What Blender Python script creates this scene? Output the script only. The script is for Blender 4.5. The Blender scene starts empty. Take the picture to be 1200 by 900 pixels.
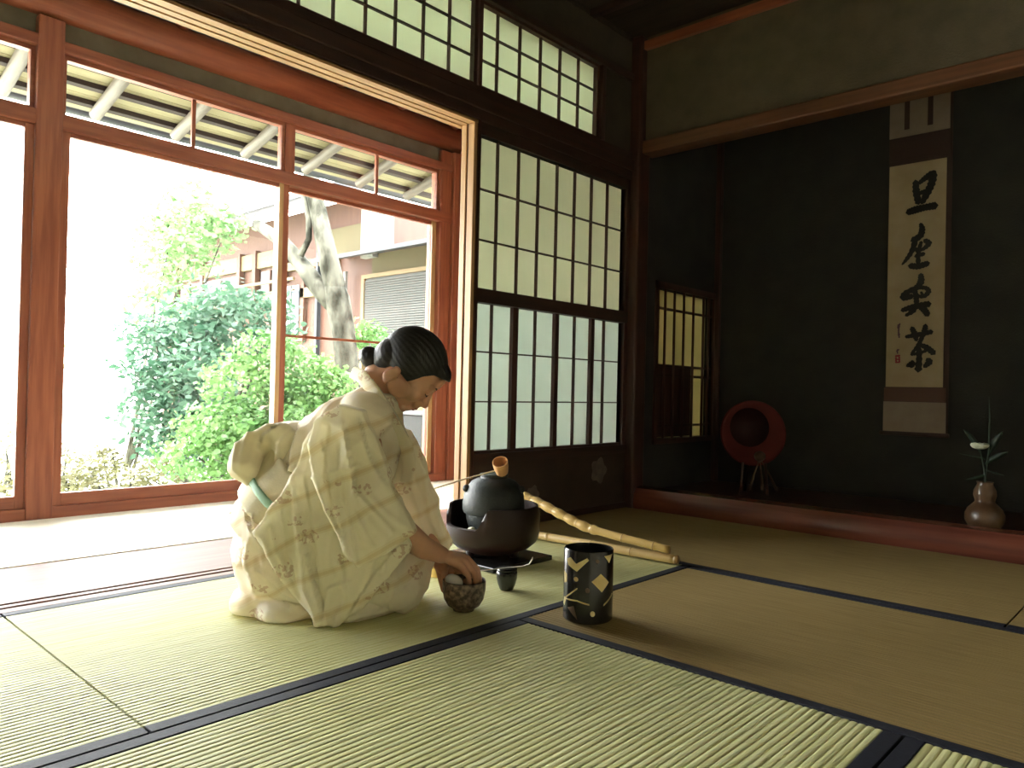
import bpy, bmesh, math, random
import numpy as np
from mathutils import Vector, Matrix, Quaternion
random.seed(7); rng = np.random.default_rng(7)
S = bpy.context.scene
COL = S.collection
# ------------------------------------------------------------------ camera
CP = np.array([2.2989, -3.4463, 0.6101]); YAW, PITCH, ROLL, FPX = 0.74541, 0.00852, 0.0230, 884.8
_f = np.array([-math.sin(YAW)*math.cos(PITCH), math.cos(YAW)*math.cos(PITCH), math.sin(PITCH)])
_r = np.cross(_f, [0, 0, 1.]); _r /= np.linalg.norm(_r); _u = np.cross(_r, _f)
_R = math.cos(ROLL)*_r + math.sin(ROLL)*_u; _U = -math.sin(ROLL)*_r + math.cos(ROLL)*_u
cam = bpy.data.cameras.new('camera'); camo = bpy.data.objects.new('camera', cam); COL.objects.link(camo)
M = Matrix(((_R[0], _U[0], -_f[0], CP[0]), (_R[1], _U[1], -_f[1], CP[1]), (_R[2], _U[2], -_f[2], CP[2]), (0, 0, 0, 1)))
camo.matrix_world = M
cam.sensor_fit = 'HORIZONTAL'; cam.sensor_width = 36; cam.lens = 36*FPX/1200; cam.clip_start = 0.02
S.camera = camo
FH = np.array([-math.sin(YAW), math.cos(YAW)]); RH = np.array([math.cos(YAW), math.sin(YAW)])
def at(px, py, d):                     # point seen at a pixel, d metres ahead of the camera
    r = _f + _R*((px-600)/FPX) - _U*((py-450)/FPX)
    return CP + r*(d/(r[:2] @ FH))
# ------------------------------------------------------------------ light and exposure
S.view_settings.view_transform = 'Standard'; S.view_settings.look = 'None'
S.view_settings.gamma = 1.0; S.view_settings.use_curve_mapping = False
S.view_settings.exposure = 2.5
W = bpy.data.worlds.new('world'); S.world = W; W.use_nodes = True
nt = W.node_tree; bg = nt.nodes['Background']
tc = nt.nodes.new('ShaderNodeTexCoord'); sx = nt.nodes.new('ShaderNodeSeparateXYZ'); rp = nt.nodes.new('ShaderNodeValToRGB')
nt.links.new(tc.outputs['Generated'], sx.inputs[0]); nt.links.new(sx.outputs['Z'], rp.inputs[0]); nt.links.new(rp.outputs[0], bg.inputs[0])
rp.color_ramp.elements[0].color = (1, 1, .97, 1); rp.color_ramp.elements[1].color = (.86, .94, 1, 1)
bg.inputs[1].default_value = 4.6
sl = bpy.data.lights.new('sun', 'SUN'); so = bpy.data.objects.new('sun', sl); COL.objects.link(so)
sl.energy = 3.0; sl.angle = math.radians(1.5); sl.color = (1, .96, .88)
so.rotation_euler = Vector((-.12, .60, -.78)).to_track_quat('-Z', 'Y').to_euler()
pl = bpy.data.lights.new('garden_opening_portal', 'AREA'); po = bpy.data.objects.new('garden_opening_portal', pl); COL.objects.link(po)
pl.shape = 'RECTANGLE'; pl.size = 4.8; pl.size_y = 2.1; pl.cycles.is_portal = True
po.location = (-1.62, -2.4, 1.08); po.rotation_euler = Vector((1, 0, 0)).to_track_quat('-Z', 'Z').to_euler()
# ------------------------------------------------------------------ materials
def mat(name, col, rough=.6, col2=None, scale=6, stretch=(1, 1, 1), bump=0, bscale=40, spec=.5, metal=0, trans=0, lo=.35, hi=.65, coat=0, detail=4, sheen=0):
    m = bpy.data.materials.new(name); m.use_nodes = True; n = m.node_tree; b = n.nodes['Principled BSDF']
    b.inputs['Base Color'].default_value = (*col, 1); b.inputs['Roughness'].default_value = rough
    b.inputs['Specular IOR Level'].default_value = spec; b.inputs['Metallic'].default_value = metal
    b.inputs['Coat Weight'].default_value = coat; b.inputs['Sheen Weight'].default_value = sheen
    tcn = n.nodes.new('ShaderNodeTexCoord'); mp = n.nodes.new('ShaderNodeMapping'); mp.inputs['Scale'].default_value = stretch
    n.links.new(tcn.outputs['Object'], mp.inputs[0])
    m['b'] = b.name
    if col2 is not None:
        no = n.nodes.new('ShaderNodeTexNoise'); no.inputs['Scale'].default_value = scale; no.inputs['Detail'].default_value = detail
        n.links.new(mp.outputs[0], no.inputs['Vector'])
        r = n.nodes.new('ShaderNodeValToRGB'); r.color_ramp.elements[0].position = lo; r.color_ramp.elements[1].position = hi
        r.color_ramp.elements[0].color = (*col, 1); r.color_ramp.elements[1].color = (*col2, 1)
        n.links.new(no.outputs['Fac'], r.inputs[0]); n.links.new(r.outputs[0], b.inputs['Base Color'])
    if bump:
        nb = n.nodes.new('ShaderNodeTexNoise'); nb.inputs['Scale'].default_value = bscale; nb.inputs['Detail'].default_value = 3
        n.links.new(mp.outputs[0], nb.inputs['Vector'])
        bp_ = n.nodes.new('ShaderNodeBump'); bp_.inputs['Strength'].default_value = bump; bp_.inputs['Distance'].default_value = .004
        n.links.new(nb.outputs['Fac'], bp_.inputs['Height']); n.links.new(bp_.outputs[0], b.inputs['Normal'])
    if trans:
        t = n.nodes.new('ShaderNodeBsdfTranslucent'); mx = n.nodes.new('ShaderNodeMixShader'); mx.inputs[0].default_value = trans
        src = b.inputs['Base Color'].links[0].from_socket if b.inputs['Base Color'].links else None
        if src: n.links.new(src, t.inputs[0])
        else: t.inputs[0].default_value = (*col, 1)
        o = n.nodes['Material Output']; n.links.new(b.outputs[0], mx.inputs[1]); n.links.new(t.outputs[0], mx.inputs[2]); n.links.new(mx.outputs[0], o.inputs[0])
    return m
SY = (14, 1, 14); SX = (1, 14, 14); SZ = (14, 14, 1)
dark_y = mat('dark_wood_y', (.030, .013, .009), .5, (.052, .020, .013), 3, SY, bump=.15)
dark_x = mat('dark_wood_x', (.030, .013, .009), .5, (.052, .020, .013), 3, SX, bump=.15)
dark_z = mat('dark_wood_z', (.042, .015, .010), .45, (.075, .024, .016), 3, SZ, bump=.15)
red_y = mat('red_cedar_y', (.225, .058, .027), .45, (.32, .096, .044), 3, SY, bump=.12)
red_x = mat('red_cedar_x', (.225, .058, .027), .45, (.32, .096, .044), 3, SX, bump=.12)
red_z = mat('red_cedar_z', (.225, .058, .027), .45, (.34, .103, .046), 3, SZ, bump=.12)
pale_y = mat('pale_cypress_y', (.40, .22, .09), .4, (.50, .30, .13), 3, SY)
pale_z = mat('pale_cypress_z', (.40, .22, .09), .4, (.50, .30, .13), 3, SZ)
groove_m = mat('shadow_groove', (.10, .04, .02), .7)
floor_wood = mat('veranda_wood', (.13, .058, .038), .5, (.18, .09, .062), 2.5, SY, bump=.05, spec=.3)
pale_floor = mat('pale_mat', (.72, .66, .50), .5, (.80, .74, .58), 5, SY, spec=.4)
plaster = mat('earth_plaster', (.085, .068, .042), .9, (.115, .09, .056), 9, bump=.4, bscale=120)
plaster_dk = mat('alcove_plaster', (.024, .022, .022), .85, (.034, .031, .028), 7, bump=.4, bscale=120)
plaster_green = mat('grey_plaster', (.12, .095, .06), .9, (.155, .125, .085), 9)
lacquer_red = mat('red_sill_lacquer', (.12, .034, .022), .25, (.19, .055, .032), 2, SX, spec=.6, coat=.3)
alcove_floor = mat('alcove_floor_wood', (.05, .018, .014), .3, (.07, .026, .018), 3, SX)
ceil_m = mat('ceiling_board', (.028, .017, .012), .7, (.045, .026, .018), 3, SX)
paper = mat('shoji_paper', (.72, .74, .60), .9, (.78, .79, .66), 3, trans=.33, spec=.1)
paper_low = mat('lower_shoji_paper', (.66, .72, .66), .9, (.72, .78, .72), 3, trans=.38, spec=.1)
paper_top = mat('transom_paper', (.78, .82, .66), .9, (.82, .86, .72), 3, trans=.42, spec=.1)
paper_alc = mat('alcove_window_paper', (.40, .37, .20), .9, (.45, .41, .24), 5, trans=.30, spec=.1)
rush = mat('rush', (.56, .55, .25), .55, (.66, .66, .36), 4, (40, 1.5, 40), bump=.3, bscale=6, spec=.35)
rush_x_dim = mat('rush_crosswise_dim', (.235, .165, .062), .65, (.285, .205, .085), 4, (1.5, 40, 40), bump=.3, bscale=6, spec=.2)  # crosswise ribs reflect less light; that dimness is put into this darker colour
heri = mat('cloth_border', (.006, .007, .014), .7, (.011, .013, .024), 90, bump=.2, bscale=300)
# glass: mostly clear, a weak mirror
glass = bpy.data.materials.new('clear_glass'); glass.use_nodes = True; n = glass.node_tree; n.nodes.clear()
o_ = n.nodes.new('ShaderNodeOutputMaterial'); a_ = n.nodes.new('ShaderNodeBsdfTransparent'); g_ = n.nodes.new('ShaderNodeBsdfGlossy'); mx = n.nodes.new('ShaderNodeMixShader'); fr = n.nodes.new('ShaderNodeFresnel')
g_.inputs['Roughness'].default_value = .02; fr.inputs[0].default_value = 1.3
n.links.new(fr.outputs[0], mx.inputs[0]); n.links.new(a_.outputs[0], mx.inputs[1]); n.links.new(g_.outputs[0], mx.inputs[2]); n.links.new(mx.outputs[0], o_.inputs[0])
# ------------------------------------------------------------------ mesh helpers
class MB:
    def __init__(s): s.v = []; s.f = []
    def add(s, v, f):
        o = len(s.v); s.v += [tuple(map(float, p)) for p in v]; s.f += [tuple(i+o for i in q) for q in f]; return s
    def box(s, x0, x1, y0, y1, z0, z1):
        v = [(x0, y0, z0), (x1, y0, z0), (x1, y1, z0), (x0, y1, z0), (x0, y0, z1), (x1, y0, z1), (x1, y1, z1), (x0, y1, z1)]
        return s.add(v, [(3, 2, 1, 0), (4, 5, 6, 7), (0, 1, 5, 4), (1, 2, 6, 5), (2, 3, 7, 6), (3, 0, 4, 7)])
    def tube(s, pts, rad, n=12, cap=True, sc=(1, 1), up=None):
        P = [Vector(p) for p in pts]; rad = rad if hasattr(rad, '__len__') else [rad]*len(P)
        T = [(P[min(i+1, len(P)-1)]-P[max(i-1, 0)]).normalized() for i in range(len(P))]
        a = Vector(up) if up else (Vector((0, 0, 1)) if abs(T[0].z) < .9 else Vector((1, 0, 0)))
        v = []
        for p, t, r in zip(P, T, rad):
            a = (a - t*a.dot(t)).normalized(); b = t.cross(a)
            for k in range(n):
                th = 2*math.pi*k/n; v.append(p + a*(math.cos(th)*r*sc[0]) + b*(math.sin(th)*r*sc[1]))
        f = [(i*n+k, i*n+(k+1) % n, (i+1)*n+(k+1) % n, (i+1)*n+k) for i in range(len(P)-1) for k in range(n)]
        if cap: f += [tuple(range(n-1, -1, -1)), tuple((len(P)-1)*n+k for k in range(n))]
        return s.add(v, f)
    def lathe(s, prof, n=40, c=(0, 0, 0)):
        v = [(c[0]+r*math.cos(2*math.pi*k/n), c[1]+r*math.sin(2*math.pi*k/n), c[2]+z) for r, z in prof for k in range(n)]
        f = [(i*n+k, i*n+(k+1) % n, (i+1)*n+(k+1) % n, (i+1)*n+k) for i in range(len(prof)-1) for k in range(n)]
        if prof[0][0] > 1e-5: f.append(tuple(range(n-1, -1, -1)))
        if prof[-1][0] > 1e-5: f.append(tuple((len(prof)-1)*n+k for k in range(n)))
        return s.add(v, f)
    def ell(s, c, r, n=20, m=12, rot=None):
        v = []; f = []
        for i in range(m+1):
            ph = math.pi*(i+.0001 if i == 0 else (i-.0001 if i == m else i))/m
            for k in range(n):
                th = 2*math.pi*k/n; q = Vector((r[0]*math.sin(ph)*math.cos(th), r[1]*math.sin(ph)*math.sin(th), r[2]*math.cos(ph)))
                if rot is not None: q = rot @ q
                v.append(Vector(c)+q)
        f = [(i*n+k, (i+1)*n+k, (i+1)*n+(k+1) % n, i*n+(k+1) % n) for i in range(m) for k in range(n)]
        f += [tuple(range(n)), tuple(m*n+k for k in range(n-1, -1, -1))]
        return s.add(v, f)
    def prism(s, poly, fn, h):          # 2-D polygon pushed through fn(x, y, t), t in (0, h)
        n = len(poly); v = [fn(x, y, 0) for x, y in poly] + [fn(x, y, h) for x, y in poly]
        return s.add(v, [tuple(range(n-1, -1, -1)), tuple(range(n, 2*n))] + [(k, (k+1) % n, n+(k+1) % n, n+k) for k in range(n)])
    def mesh(s, name):
        m = bpy.data.meshes.new(name); m.from_pydata(s.v, [], s.f)
        bm = bmesh.new(); bm.from_mesh(m); bmesh.ops.recalc_face_normals(bm, faces=bm.faces); bm.to_mesh(m); bm.free()
        return m
def link(name, me, mt, parent=None, smooth=False, bevel=0):
    o = bpy.data.objects.new(name, me); COL.objects.link(o)
    if mt is not None:
        me.materials.clear(); me.materials.append(mt)
    if parent is not None: o.parent = parent
    if smooth: me.shade_smooth()
    if bevel:
        b = o.modifiers.new('bevel', 'BEVEL'); b.width = bevel; b.segments = 2; b.limit_method = 'ANGLE'
    return o
def obj(name, mb, mt, parent=None, smooth=False, bevel=0): return link(name, mb.mesh(name), mt, parent, smooth, bevel)
def tag(o, label=None, cat=None, group=None, kind=None):
    for k, v in (('label', label), ('category', cat), ('group', group), ('kind', kind)):
        if v: o[k] = v
    return o
def empty(name, loc=(0, 0, 0), label=None, cat=None, group=None, kind=None):
    o = bpy.data.objects.new(name, None); COL.objects.link(o); o.location = loc; o.empty_display_size = .05
    return tag(o, label, cat, group, kind)
def B(*a): return MB().box(*a)
def st(o, label=None): o['kind'] = 'structure'; return tag(o, label)
def auto(o, ang=.6):
    me = o.data; me.shade_smooth(); me.set_sharp_from_angle(angle=ang); return o

# ================================================================== room shell
XR, YB, ZC = 3.9, -5.2, 2.50           # right wall, rear wall, ceiling
def planked(name, x0, x1, y0, y1, z0, z1, m, alongY=True, w=.3, label=None, gap=.004, piece='plank', kindlabel=None):
    e = empty(name, kind='structure', label=label); n = max(1, round(((x1-x0) if alongY else (y1-y0))/w)); L = ((x1-x0) if alongY else (y1-y0))/n
    me = None
    for i in range(n):
        if me is None:
            me = (B(0, L-gap, 0, y1-y0, z0, z1) if alongY else B(0, x1-x0, 0, L-gap, z0, z1)).mesh(piece); me.materials.append(m)
        o = bpy.data.objects.new(piece, me); COL.objects.link(o); o.parent = e
        o.location = (x0+i*L, y0, 0) if alongY else (x0, y0+i*L, 0)
    return e
# base slab under the mats
st(obj('floor', B(-1.60, XR, YB-.3, .85, -.10, -.062), dark_y), 'dark boards under the straw mats')
# ceiling with battens
cl = planked('ceiling', 0, XR, YB, .02, ZC+.03, ZC+.045, ceil_m, alongY=False, w=.30, label='dark board ceiling with thin battens')
for k in range(9):
    y = -.42-.46*k*1.2; obj('batten', B(0, XR, y-.02, y+.02, ZC-.005, ZC+.03), dark_x, cl)
fus_m = mat('fill_wall_paper', (.62, .56, .42), .85, (.70, .64, .50), 3)  # unseen walls made pale to bounce fill onto the kimono's near side
st(obj('wall_right', B(XR, XR+.1, YB, .9, -.1, 2.7), fus_m), 'unseen right wall papered pale for fill light')
st(obj('wall_rear', B(-1.6, XR, YB-.1, YB, -.1, 2.7), fus_m), 'unseen rear wall papered pale for fill light')
# wall over the alcove
st(obj('wall_back', B(.0, XR, .0, .07, 1.965, ZC+.04), plaster), 'brown earth plaster wall over the alcove')
st(obj('trim_1', B(-.03, XR, -.03, .0, ZC-.045, ZC+.0), red_x, bevel=.003), 'thin reddish cornice under the ceiling')
st(obj('trim_2', B(-.02, XR, -.028, .085, 1.895, 1.965), mat('lintel_wood', (.10, .038, .016), .45, (.16, .06, .026), 3, SX), bevel=.008), 'long reddish brown lintel across the alcove opening')
# alcove
AD = .84
st(obj('roof', MB().box(-.07, XR+.15, YB-.1, AD+.2, 2.62, 2.72).box(-.075, -.0, YB-.1, .06, 2.5, 2.72), ceil_m), 'dark roof shell over the room')
st(obj('wall_alcove_outer', MB().box(-.02, XR+.1, AD+.06, AD+.12, -.2, 2.72).box(XR, XR+.1, .0, AD+.1, -.2, 2.7), plaster), 'outer wall behind the alcove')
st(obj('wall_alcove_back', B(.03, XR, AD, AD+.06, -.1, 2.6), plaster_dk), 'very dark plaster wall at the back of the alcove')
sidew = MB().box(-.02, .05, .05, .165, -.1, 2.6).box(-.02, .05, .795, AD+.06, -.1, 2.6).box(-.02, .05, .165, .795, -.1, .36).box(-.02, .05, .165, .795, 1.2, 2.6)
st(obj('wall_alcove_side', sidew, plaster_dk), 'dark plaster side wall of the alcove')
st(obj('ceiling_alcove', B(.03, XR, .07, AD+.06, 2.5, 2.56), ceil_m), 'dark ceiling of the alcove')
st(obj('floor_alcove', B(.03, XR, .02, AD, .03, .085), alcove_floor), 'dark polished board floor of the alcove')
st(obj('trim_4', B(.05, .085, AD-.035, AD, .085, 2.5), dark_z, bevel=.004), 'dark corner post inside the alcove')
kb = MB(); prof = [(-.015, -.06), (-.04, -.02), (-.045, .03), (-.04, .075), (-.02, .105), (.02, .115), (.07, .108), (.07, -.06)]
kb.prism(prof, lambda a, b, t: (.05+t, a, b), XR-.05)
st(auto(obj('trim_3', kb, lacquer_red)), 'polished red log sill along the front of the alcove')
# corner post
cp_ = st(obj('trim_5', B(-.05, .055, -.055, .055, -.06, ZC+.03), dark_z, bevel=.012), 'dark corner post between paper windows and alcove')

# ================================================================== left wall (shoji wall), plane x = 0
XW0, XW1 = -.07, -.005
wl = MB()
wl.box(XW0, XW1, -1.21, -.05, -.06, .30)                # below the shoji
wl.box(XW0, XW1, -.335, -.05, 1.90, 2.30); wl.box(XW0, XW1, YB, -.05, 2.31, ZC+.04)
wains = mat('wainscot_paper', (.045, .026, .018), .75, (.06, .034, .024), 8, bump=.2)
st(obj('wall_left', wl, mat('left_plaster', (.045, .033, .022), .9, (.06, .045, .03), 9, bump=.3, bscale=120)), 'dark earth plaster of the window wall')
st(obj('trim_6', B(-.12, .012, YB, -.05, 1.757, 1.90), dark_y, bevel=.004), 'deep dark lintel board below the transom windows')
st(obj('trim_7', B(.012, .026, YB, -.055, 1.80, 1.86), dark_y, bevel=.004), 'dark picture rail on the lintel')
# kamoi underside: pale strips with two grooves
kg = MB()
for x0, x1 in ((-.105, -.078), (-.066, -.040), (-.030, .006)): kg.box(x0, x1, YB, -1.21, 1.742, 1.757)
kg2 = B(-.105, .006, YB, -1.21, 1.752, 1.7575)
kr = st(obj('trim_8', kg, pale_y), 'pale grooved track under the lintel'); obj('groove', kg2, groove_m, kr)
jg = MB()
for x0, x1 in ((-.072, -.042), (-.030, .006)): jg.box(x0, x1, -1.232, -1.214, -.002, 1.742)
jg2 = B(-.070, .004, -1.226, -1.208, -.002, 1.745)
jr = st(obj('trim_9', jg, pale_z, bevel=.002), 'pale grooved door jamb'); obj('groove', jg2, groove_m, jr)
jb = st(obj('trim_10', B(-.07, .012, -1.208, -1.196, -.002, 1.757), dark_z), 'dark post edge beside the paper window')
# lower wainscot panels with pale crest-like patches
wp = empty('wall_panel', kind='structure', label='dark lower wall panel with faint pale flower patches')
obj('panel', B(-.005, .004, -1.196, -.055, .02, .30), wains, wp)
patch_m = mat('faint_patch', (.20, .15, .12), .8, (.13, .10, .08), 20)
for (cy, cz, r) in ((-.29, .21, .062), (-.80, .13, .04)):
    pm = MB(); k = 24; pts = [(cy+r*(1+.16*math.cos(5*t))*math.cos(t), cz+r*(1+.16*math.cos(5*t))*math.sin(t)) for t in [2*math.pi*i/k for i in range(k)]]
    pm.prism(pts, lambda a, b, t: (.004+t, a, b), .0012); obj('printed_patch', pm, patch_m, wp)
obj('rail', B(-.01, .012, -1.2, -.055, .29, .335), dark_y, wp); obj('rail', B(-.01, .014, -1.2, -.055, -.03, .03), dark_y, wp)

def lattice(name, label, y0, y1, z0, z1, ys, zs, x=-.03, bar=.006, thick=None, parent=None, pm=paper, frame=.02, fm=(dark_y, dark_z)):
    """paper window: frame, bars and one paper pane per opening"""
    e = parent or empty(name, kind='structure', label=label)
    fr_ = MB(); fr_.box(x-.018, x+.018, y0-frame, y1+frame, z0-frame, z0).box(x-.018, x+.018, y0-frame, y1+frame, z1, z1+frame)
    fr_.box(x-.018, x+.018, y0-frame, y0, z0, z1).box(x-.018, x+.018, y1, y1+frame, z0, z1); obj('frame', fr_, fm[1], e)
    mz = B(x-.008, x+.008, -bar/2, bar/2, z0, z1).mesh('lattice_bar'); mz.materials.append(fm[1])
    thick = thick or {}
    W_ = []
    for y in ys:
        w = thick.get(round(y, 3), bar); W_.append(w)
        if w == bar: o = bpy.data.objects.new('lattice_bar', mz); COL.objects.link(o)
        else: o = obj('stile', B(x-.012, x+.012, -w/2, w/2, z0, z1), fm[1])
        o.location.y = y; o.parent = e
    my = B(x-.007, x+.007, y0, y1, -bar/2, bar/2).mesh('lattice_bar'); my.materials.append(fm[0])
    for z in zs:
        o = bpy.data.objects.new('lattice_bar', my); COL.objects.link(o); o.location.z = z; o.parent = e
    ys = sorted(ys); ye = [y0]+list(ys)+[y1]; ze = [z0]+list(zs)+[z1]; cache = {}
    for i in range(len(ye)-1):
        for j in range(len(ze)-1):
            k = (round(ye[i+1]-ye[i], 3), round(ze[j+1]-ze[j], 3))
            if k not in cache:
                cache[k] = B(x-.0095, x-.0085, 0, ye[i+1]-ye[i], 0, ze[j+1]-ze[j]).mesh('paper_pane'); cache[k].materials.append(pm)
            o = bpy.data.objects.new('paper_pane', cache[k]); COL.objects.link(o); o.location = (0, ye[i], ze[j]); o.parent = e
    return e
Y0, Y1 = -1.190, -.082
lattice('window_1', 'tall upper paper lattice window beside the doorway', Y0, Y1, 1.04, 1.705, [Y0+(Y1-Y0)*k/8 for k in range(1, 8)], [1.26, 1.48])
ly = [-1.067, -.920, -.774, -.623, -.475, -.335, -.227]
lattice('window_2', 'lower paper lattice window with wider upright stiles', Y0, Y1, .345, .99, ly, [.558, .775], thick={-.920: .036, -.623: .028, -.335: .026}, pm=paper_low)
obj('mid_rail', B(-.05, .006, -1.2, -.06, .985, 1.045), dark_y, bpy.data.objects['window_1'])
st(obj('trim_11', B(-.05, .0, -.082+.0, -.05, .30, 1.757), dark_z), 'dark upright at the end of the paper windows')
st(obj('trim_12', B(-.05, .0, -1.2, -.05, 1.705, 1.757), dark_y), 'dark rail over the paper windows')
rz0, rz1 = 1.918, 2.272; rh = (rz1-rz0)/3
lattice('window_3', 'right hand transom window of paper squares', -1.176, -.352, rz0, rz1, [-1.070, -.923, -.779, -.634, -.489], [rz0+rh, rz0+2*rh], pm=paper_top)
lattice('window_4', 'long left transom window of paper squares', -4.5, -1.226, rz0, rz1, [-1.356-.1403*k for k in range(0, 22)], [rz0+rh, rz0+2*rh], pm=paper_top)
st(obj('trim_13', B(-.06, .012, YB, -.05, 2.285, 2.325), dark_y, bevel=.003), 'dark rail over the transom windows')
st(obj('trim_14', B(-.06, .010, -.335, -.305, 1.9, 2.285), dark_z, bevel=.003), 'dark upright beside the transom window')
st(obj('wall_left_rear', MB().box(-.07, -.002, YB, -4.6, .001, 2.3), plaster), 'unseen plaster wall added behind the open doorway to cut light')  # out of view, added to keep window light off the alcove

# ================================================================== alcove side window (plane x = .05)
aw = empty('window_5', kind='structure', label='small barred paper window in the alcove side wall')
fm_ = MB().box(.02, .062, .135, .165, .33, 1.235).box(.02, .062, .795, .825, .33, 1.235).box(.02, .062, .135, .825, .33, .36).box(.02, .062, .135, .825, 1.2, 1.235)
obj('frame', fm_, dark_z, aw)
for y in (.245, .345, .45, .56, .68, .745): obj('upright_bar', MB().tube([(.05, y, .36), (.05, y, 1.2)], .008, 8), dark_z, aw, True)
for z in (.43, .715, .77, 1.09): obj('cross_bar', B(.036, .046, .165, .795, z-.007, z+.007), dark_y, aw)
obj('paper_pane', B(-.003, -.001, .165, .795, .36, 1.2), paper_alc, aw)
obj('dark_shutter', B(.006, .018, .235, .60, .365, .765), dark_z, aw)

# ================================================================== veranda corridor and sill
sill = empty('door_sill', kind='structure', label='pale wooden door sill with two grooves'); sill.name = 'trim_15'
obj('sill_board', B(-.145, 0, YB, -.0, -.062, -.006), floor_wood, sill)
for x0, x1 in ((-.145, -.092), (-.074, -.052), (-.034, 0)): obj('groove_lip', B(x0, x1, YB, -1.235, -.006, .001), floor_wood, sill)
vb = empty('floor_board', kind='structure', label='broad polished reddish board beside the sill')
obj('plank', B(-.546, -.149, YB, .10, -.06, -.002), floor_wood, vb, bevel=.002)
vm = empty('floor_veranda', kind='structure', label='pale sunlit mats of the veranda floor')
for k in range(3): obj('mat', B(-1.455, -.564, .1-1.9*(k+1)+.003, .1-1.9*k, -.06, -.001), pale_floor, vm, bevel=.002)
# outer wall, plane x = -1.5
XO = -1.5
low = st(obj('trim_16', B(XO-.05, XO+.05, YB, .1, -.06, .05), red_y, bevel=.004), 'red wooden threshold of the garden doors')
lint = st(obj('trim_17', B(XO-.05, XO+.05, YB, .1, 1.72, 1.788), red_y, bevel=.004), 'red lintel over the garden doors')
uplint = st(obj('trim_18', B(XO-.045, XO+.05, YB, .1, 2.065, 2.115), red_y, bevel=.004), 'red upper lintel over the transom glass')
st(obj('wall_veranda_upper', B(XO-.02, XO+.01, YB, .1, 2.11, 2.215), plaster_green), 'narrow greenish plaster strip under the round beam')
bm_ = MB().tube([(XO, YB, 2.297), (XO, -2.5, 2.295), (XO, .12, 2.300)], .088, 20, sc=(1, .95))
st(obj('trim_19', bm_, red_y, smooth=True), 'round red cedar beam above the garden doors')
# posts
def post(y, w=.105, z1=2.2, nm='door_post'):
    return B(XO-.055, XO+.055, y-w/2, y+w/2, .0, z1)
st(obj('trim_20', post(-2.413), red_z, bevel=.006), 'thick red post of the garden door wall')
st(obj('trim_21', post(-4.81), red_z, bevel=.006), 'thick red post near the rear of the garden door wall')
st(obj('trim_22', MB().box(XO-.055, XO+.045, -.115, -.02, 0, 2.2).box(XO-.05, XO+.07, -.02, .1, 0, 2.2), red_z, bevel=.008), 'broad red end post of the garden door wall')
# end wall of the corridor
st(obj('wall_veranda_end', MB().box(XO, -.05, .06, .1, -.06, 2.5), red_z), 'reddish boarded end of the veranda')
# glass doors
def gdoor(nm, y0, y1, label, dx=0, bar=True):
    e = empty(nm, kind='structure', label=label); x = XO+dx
    for a, b in ((y0, y0+.036), (y1-.036, y1)): obj('stile', B(x-.014, x+.014, a, b, .05, 1.735), (pale_z if False else red_z), e, bevel=.002)
    obj('bottom_rail', B(x-.014, x+.014, y0+.036, y1-.036, .05, .105), red_y, e, bevel=.002)
    obj('top_rail', B(x-.014, x+.014, y0+.036, y1-.036, 1.70, 1.735), red_y, e, bevel=.002)
    if bar: obj('muntin', B(x-.008, x+.008, y0+.036, y1-.036, .882, .896), red_y, e)
    obj('glass_pane', B(x-.002, x+.002, y0+.03, y1-.03, .10, 1.705), glass, e)
    return e
gdoor('door_1', -1.262, -.115, 'right hand garden glass door with one thin crossbar', -.02)
gdoor('door_2', -2.36, -1.226, 'middle garden glass door, clear single pane', .02, False)
gdoor('door_3', -4.70, -2.466, 'left garden glass door, clear single pane', .02, False)
sh_ = empty('door_4', kind='structure', label='unseen boarded shutters added at the veranda rear to cut light')  # unseen boards added in place of glass, dimming daylight towards the alcove
for k in range(3): obj('shutter_board', B(XO-.02, XO+.0, -5.2+k*.16, -5.2+k*.16+.157, .05, 2.2), red_z, sh_)
# pale lit edging of the middle stile
obj('stile_edge', B(XO-.012, XO+.038, -1.288, -1.262, .05, 1.735), pale_z, bpy.data.objects['door_2'])
obj('stile_edge', B(XO-.045, XO+.005, -.150, -.115, .05, 1.735), pale_z, bpy.data.objects['door_1'])
# transom windows
def transom(nm, y0, y1, label):
    e = empty(nm, kind='structure', label=label)
    fr_ = MB().box(XO-.02, XO+.02, y0, y1, 1.788, 1.80).box(XO-.02, XO+.02, y0, y1, 2.045, 2.065).box(XO-.02, XO+.02, y0, y0+.018, 1.80, 2.045).box(XO-.02, XO+.02, y1-.018, y1, 1.80, 2.045)
    obj('frame', fr_, red_y, e); ym = (y0+y1)/2+.05
    obj('muntin', B(XO-.008, XO+.008, ym-.009, ym+.009, 1.80, 2.045), red_z, e)
    obj('glass_pane', B(XO-.002, XO+.002, y0+.015, y1-.015, 1.795, 2.05), glass, e)
    return e
transom('window_6', -1.208, -.115, 'right transom glass of the garden wall')
transom('window_7', -2.36, -1.255, 'middle transom glass of the garden wall')
transom('window_8', -4.70, -2.466, 'left transom glass of the garden wall')
st(obj('trim_23', B(XO-.03, XO+.03, -1.255, -1.208, 1.785, 2.07), red_z, bevel=.003), 'red upright between two transom windows')
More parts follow.
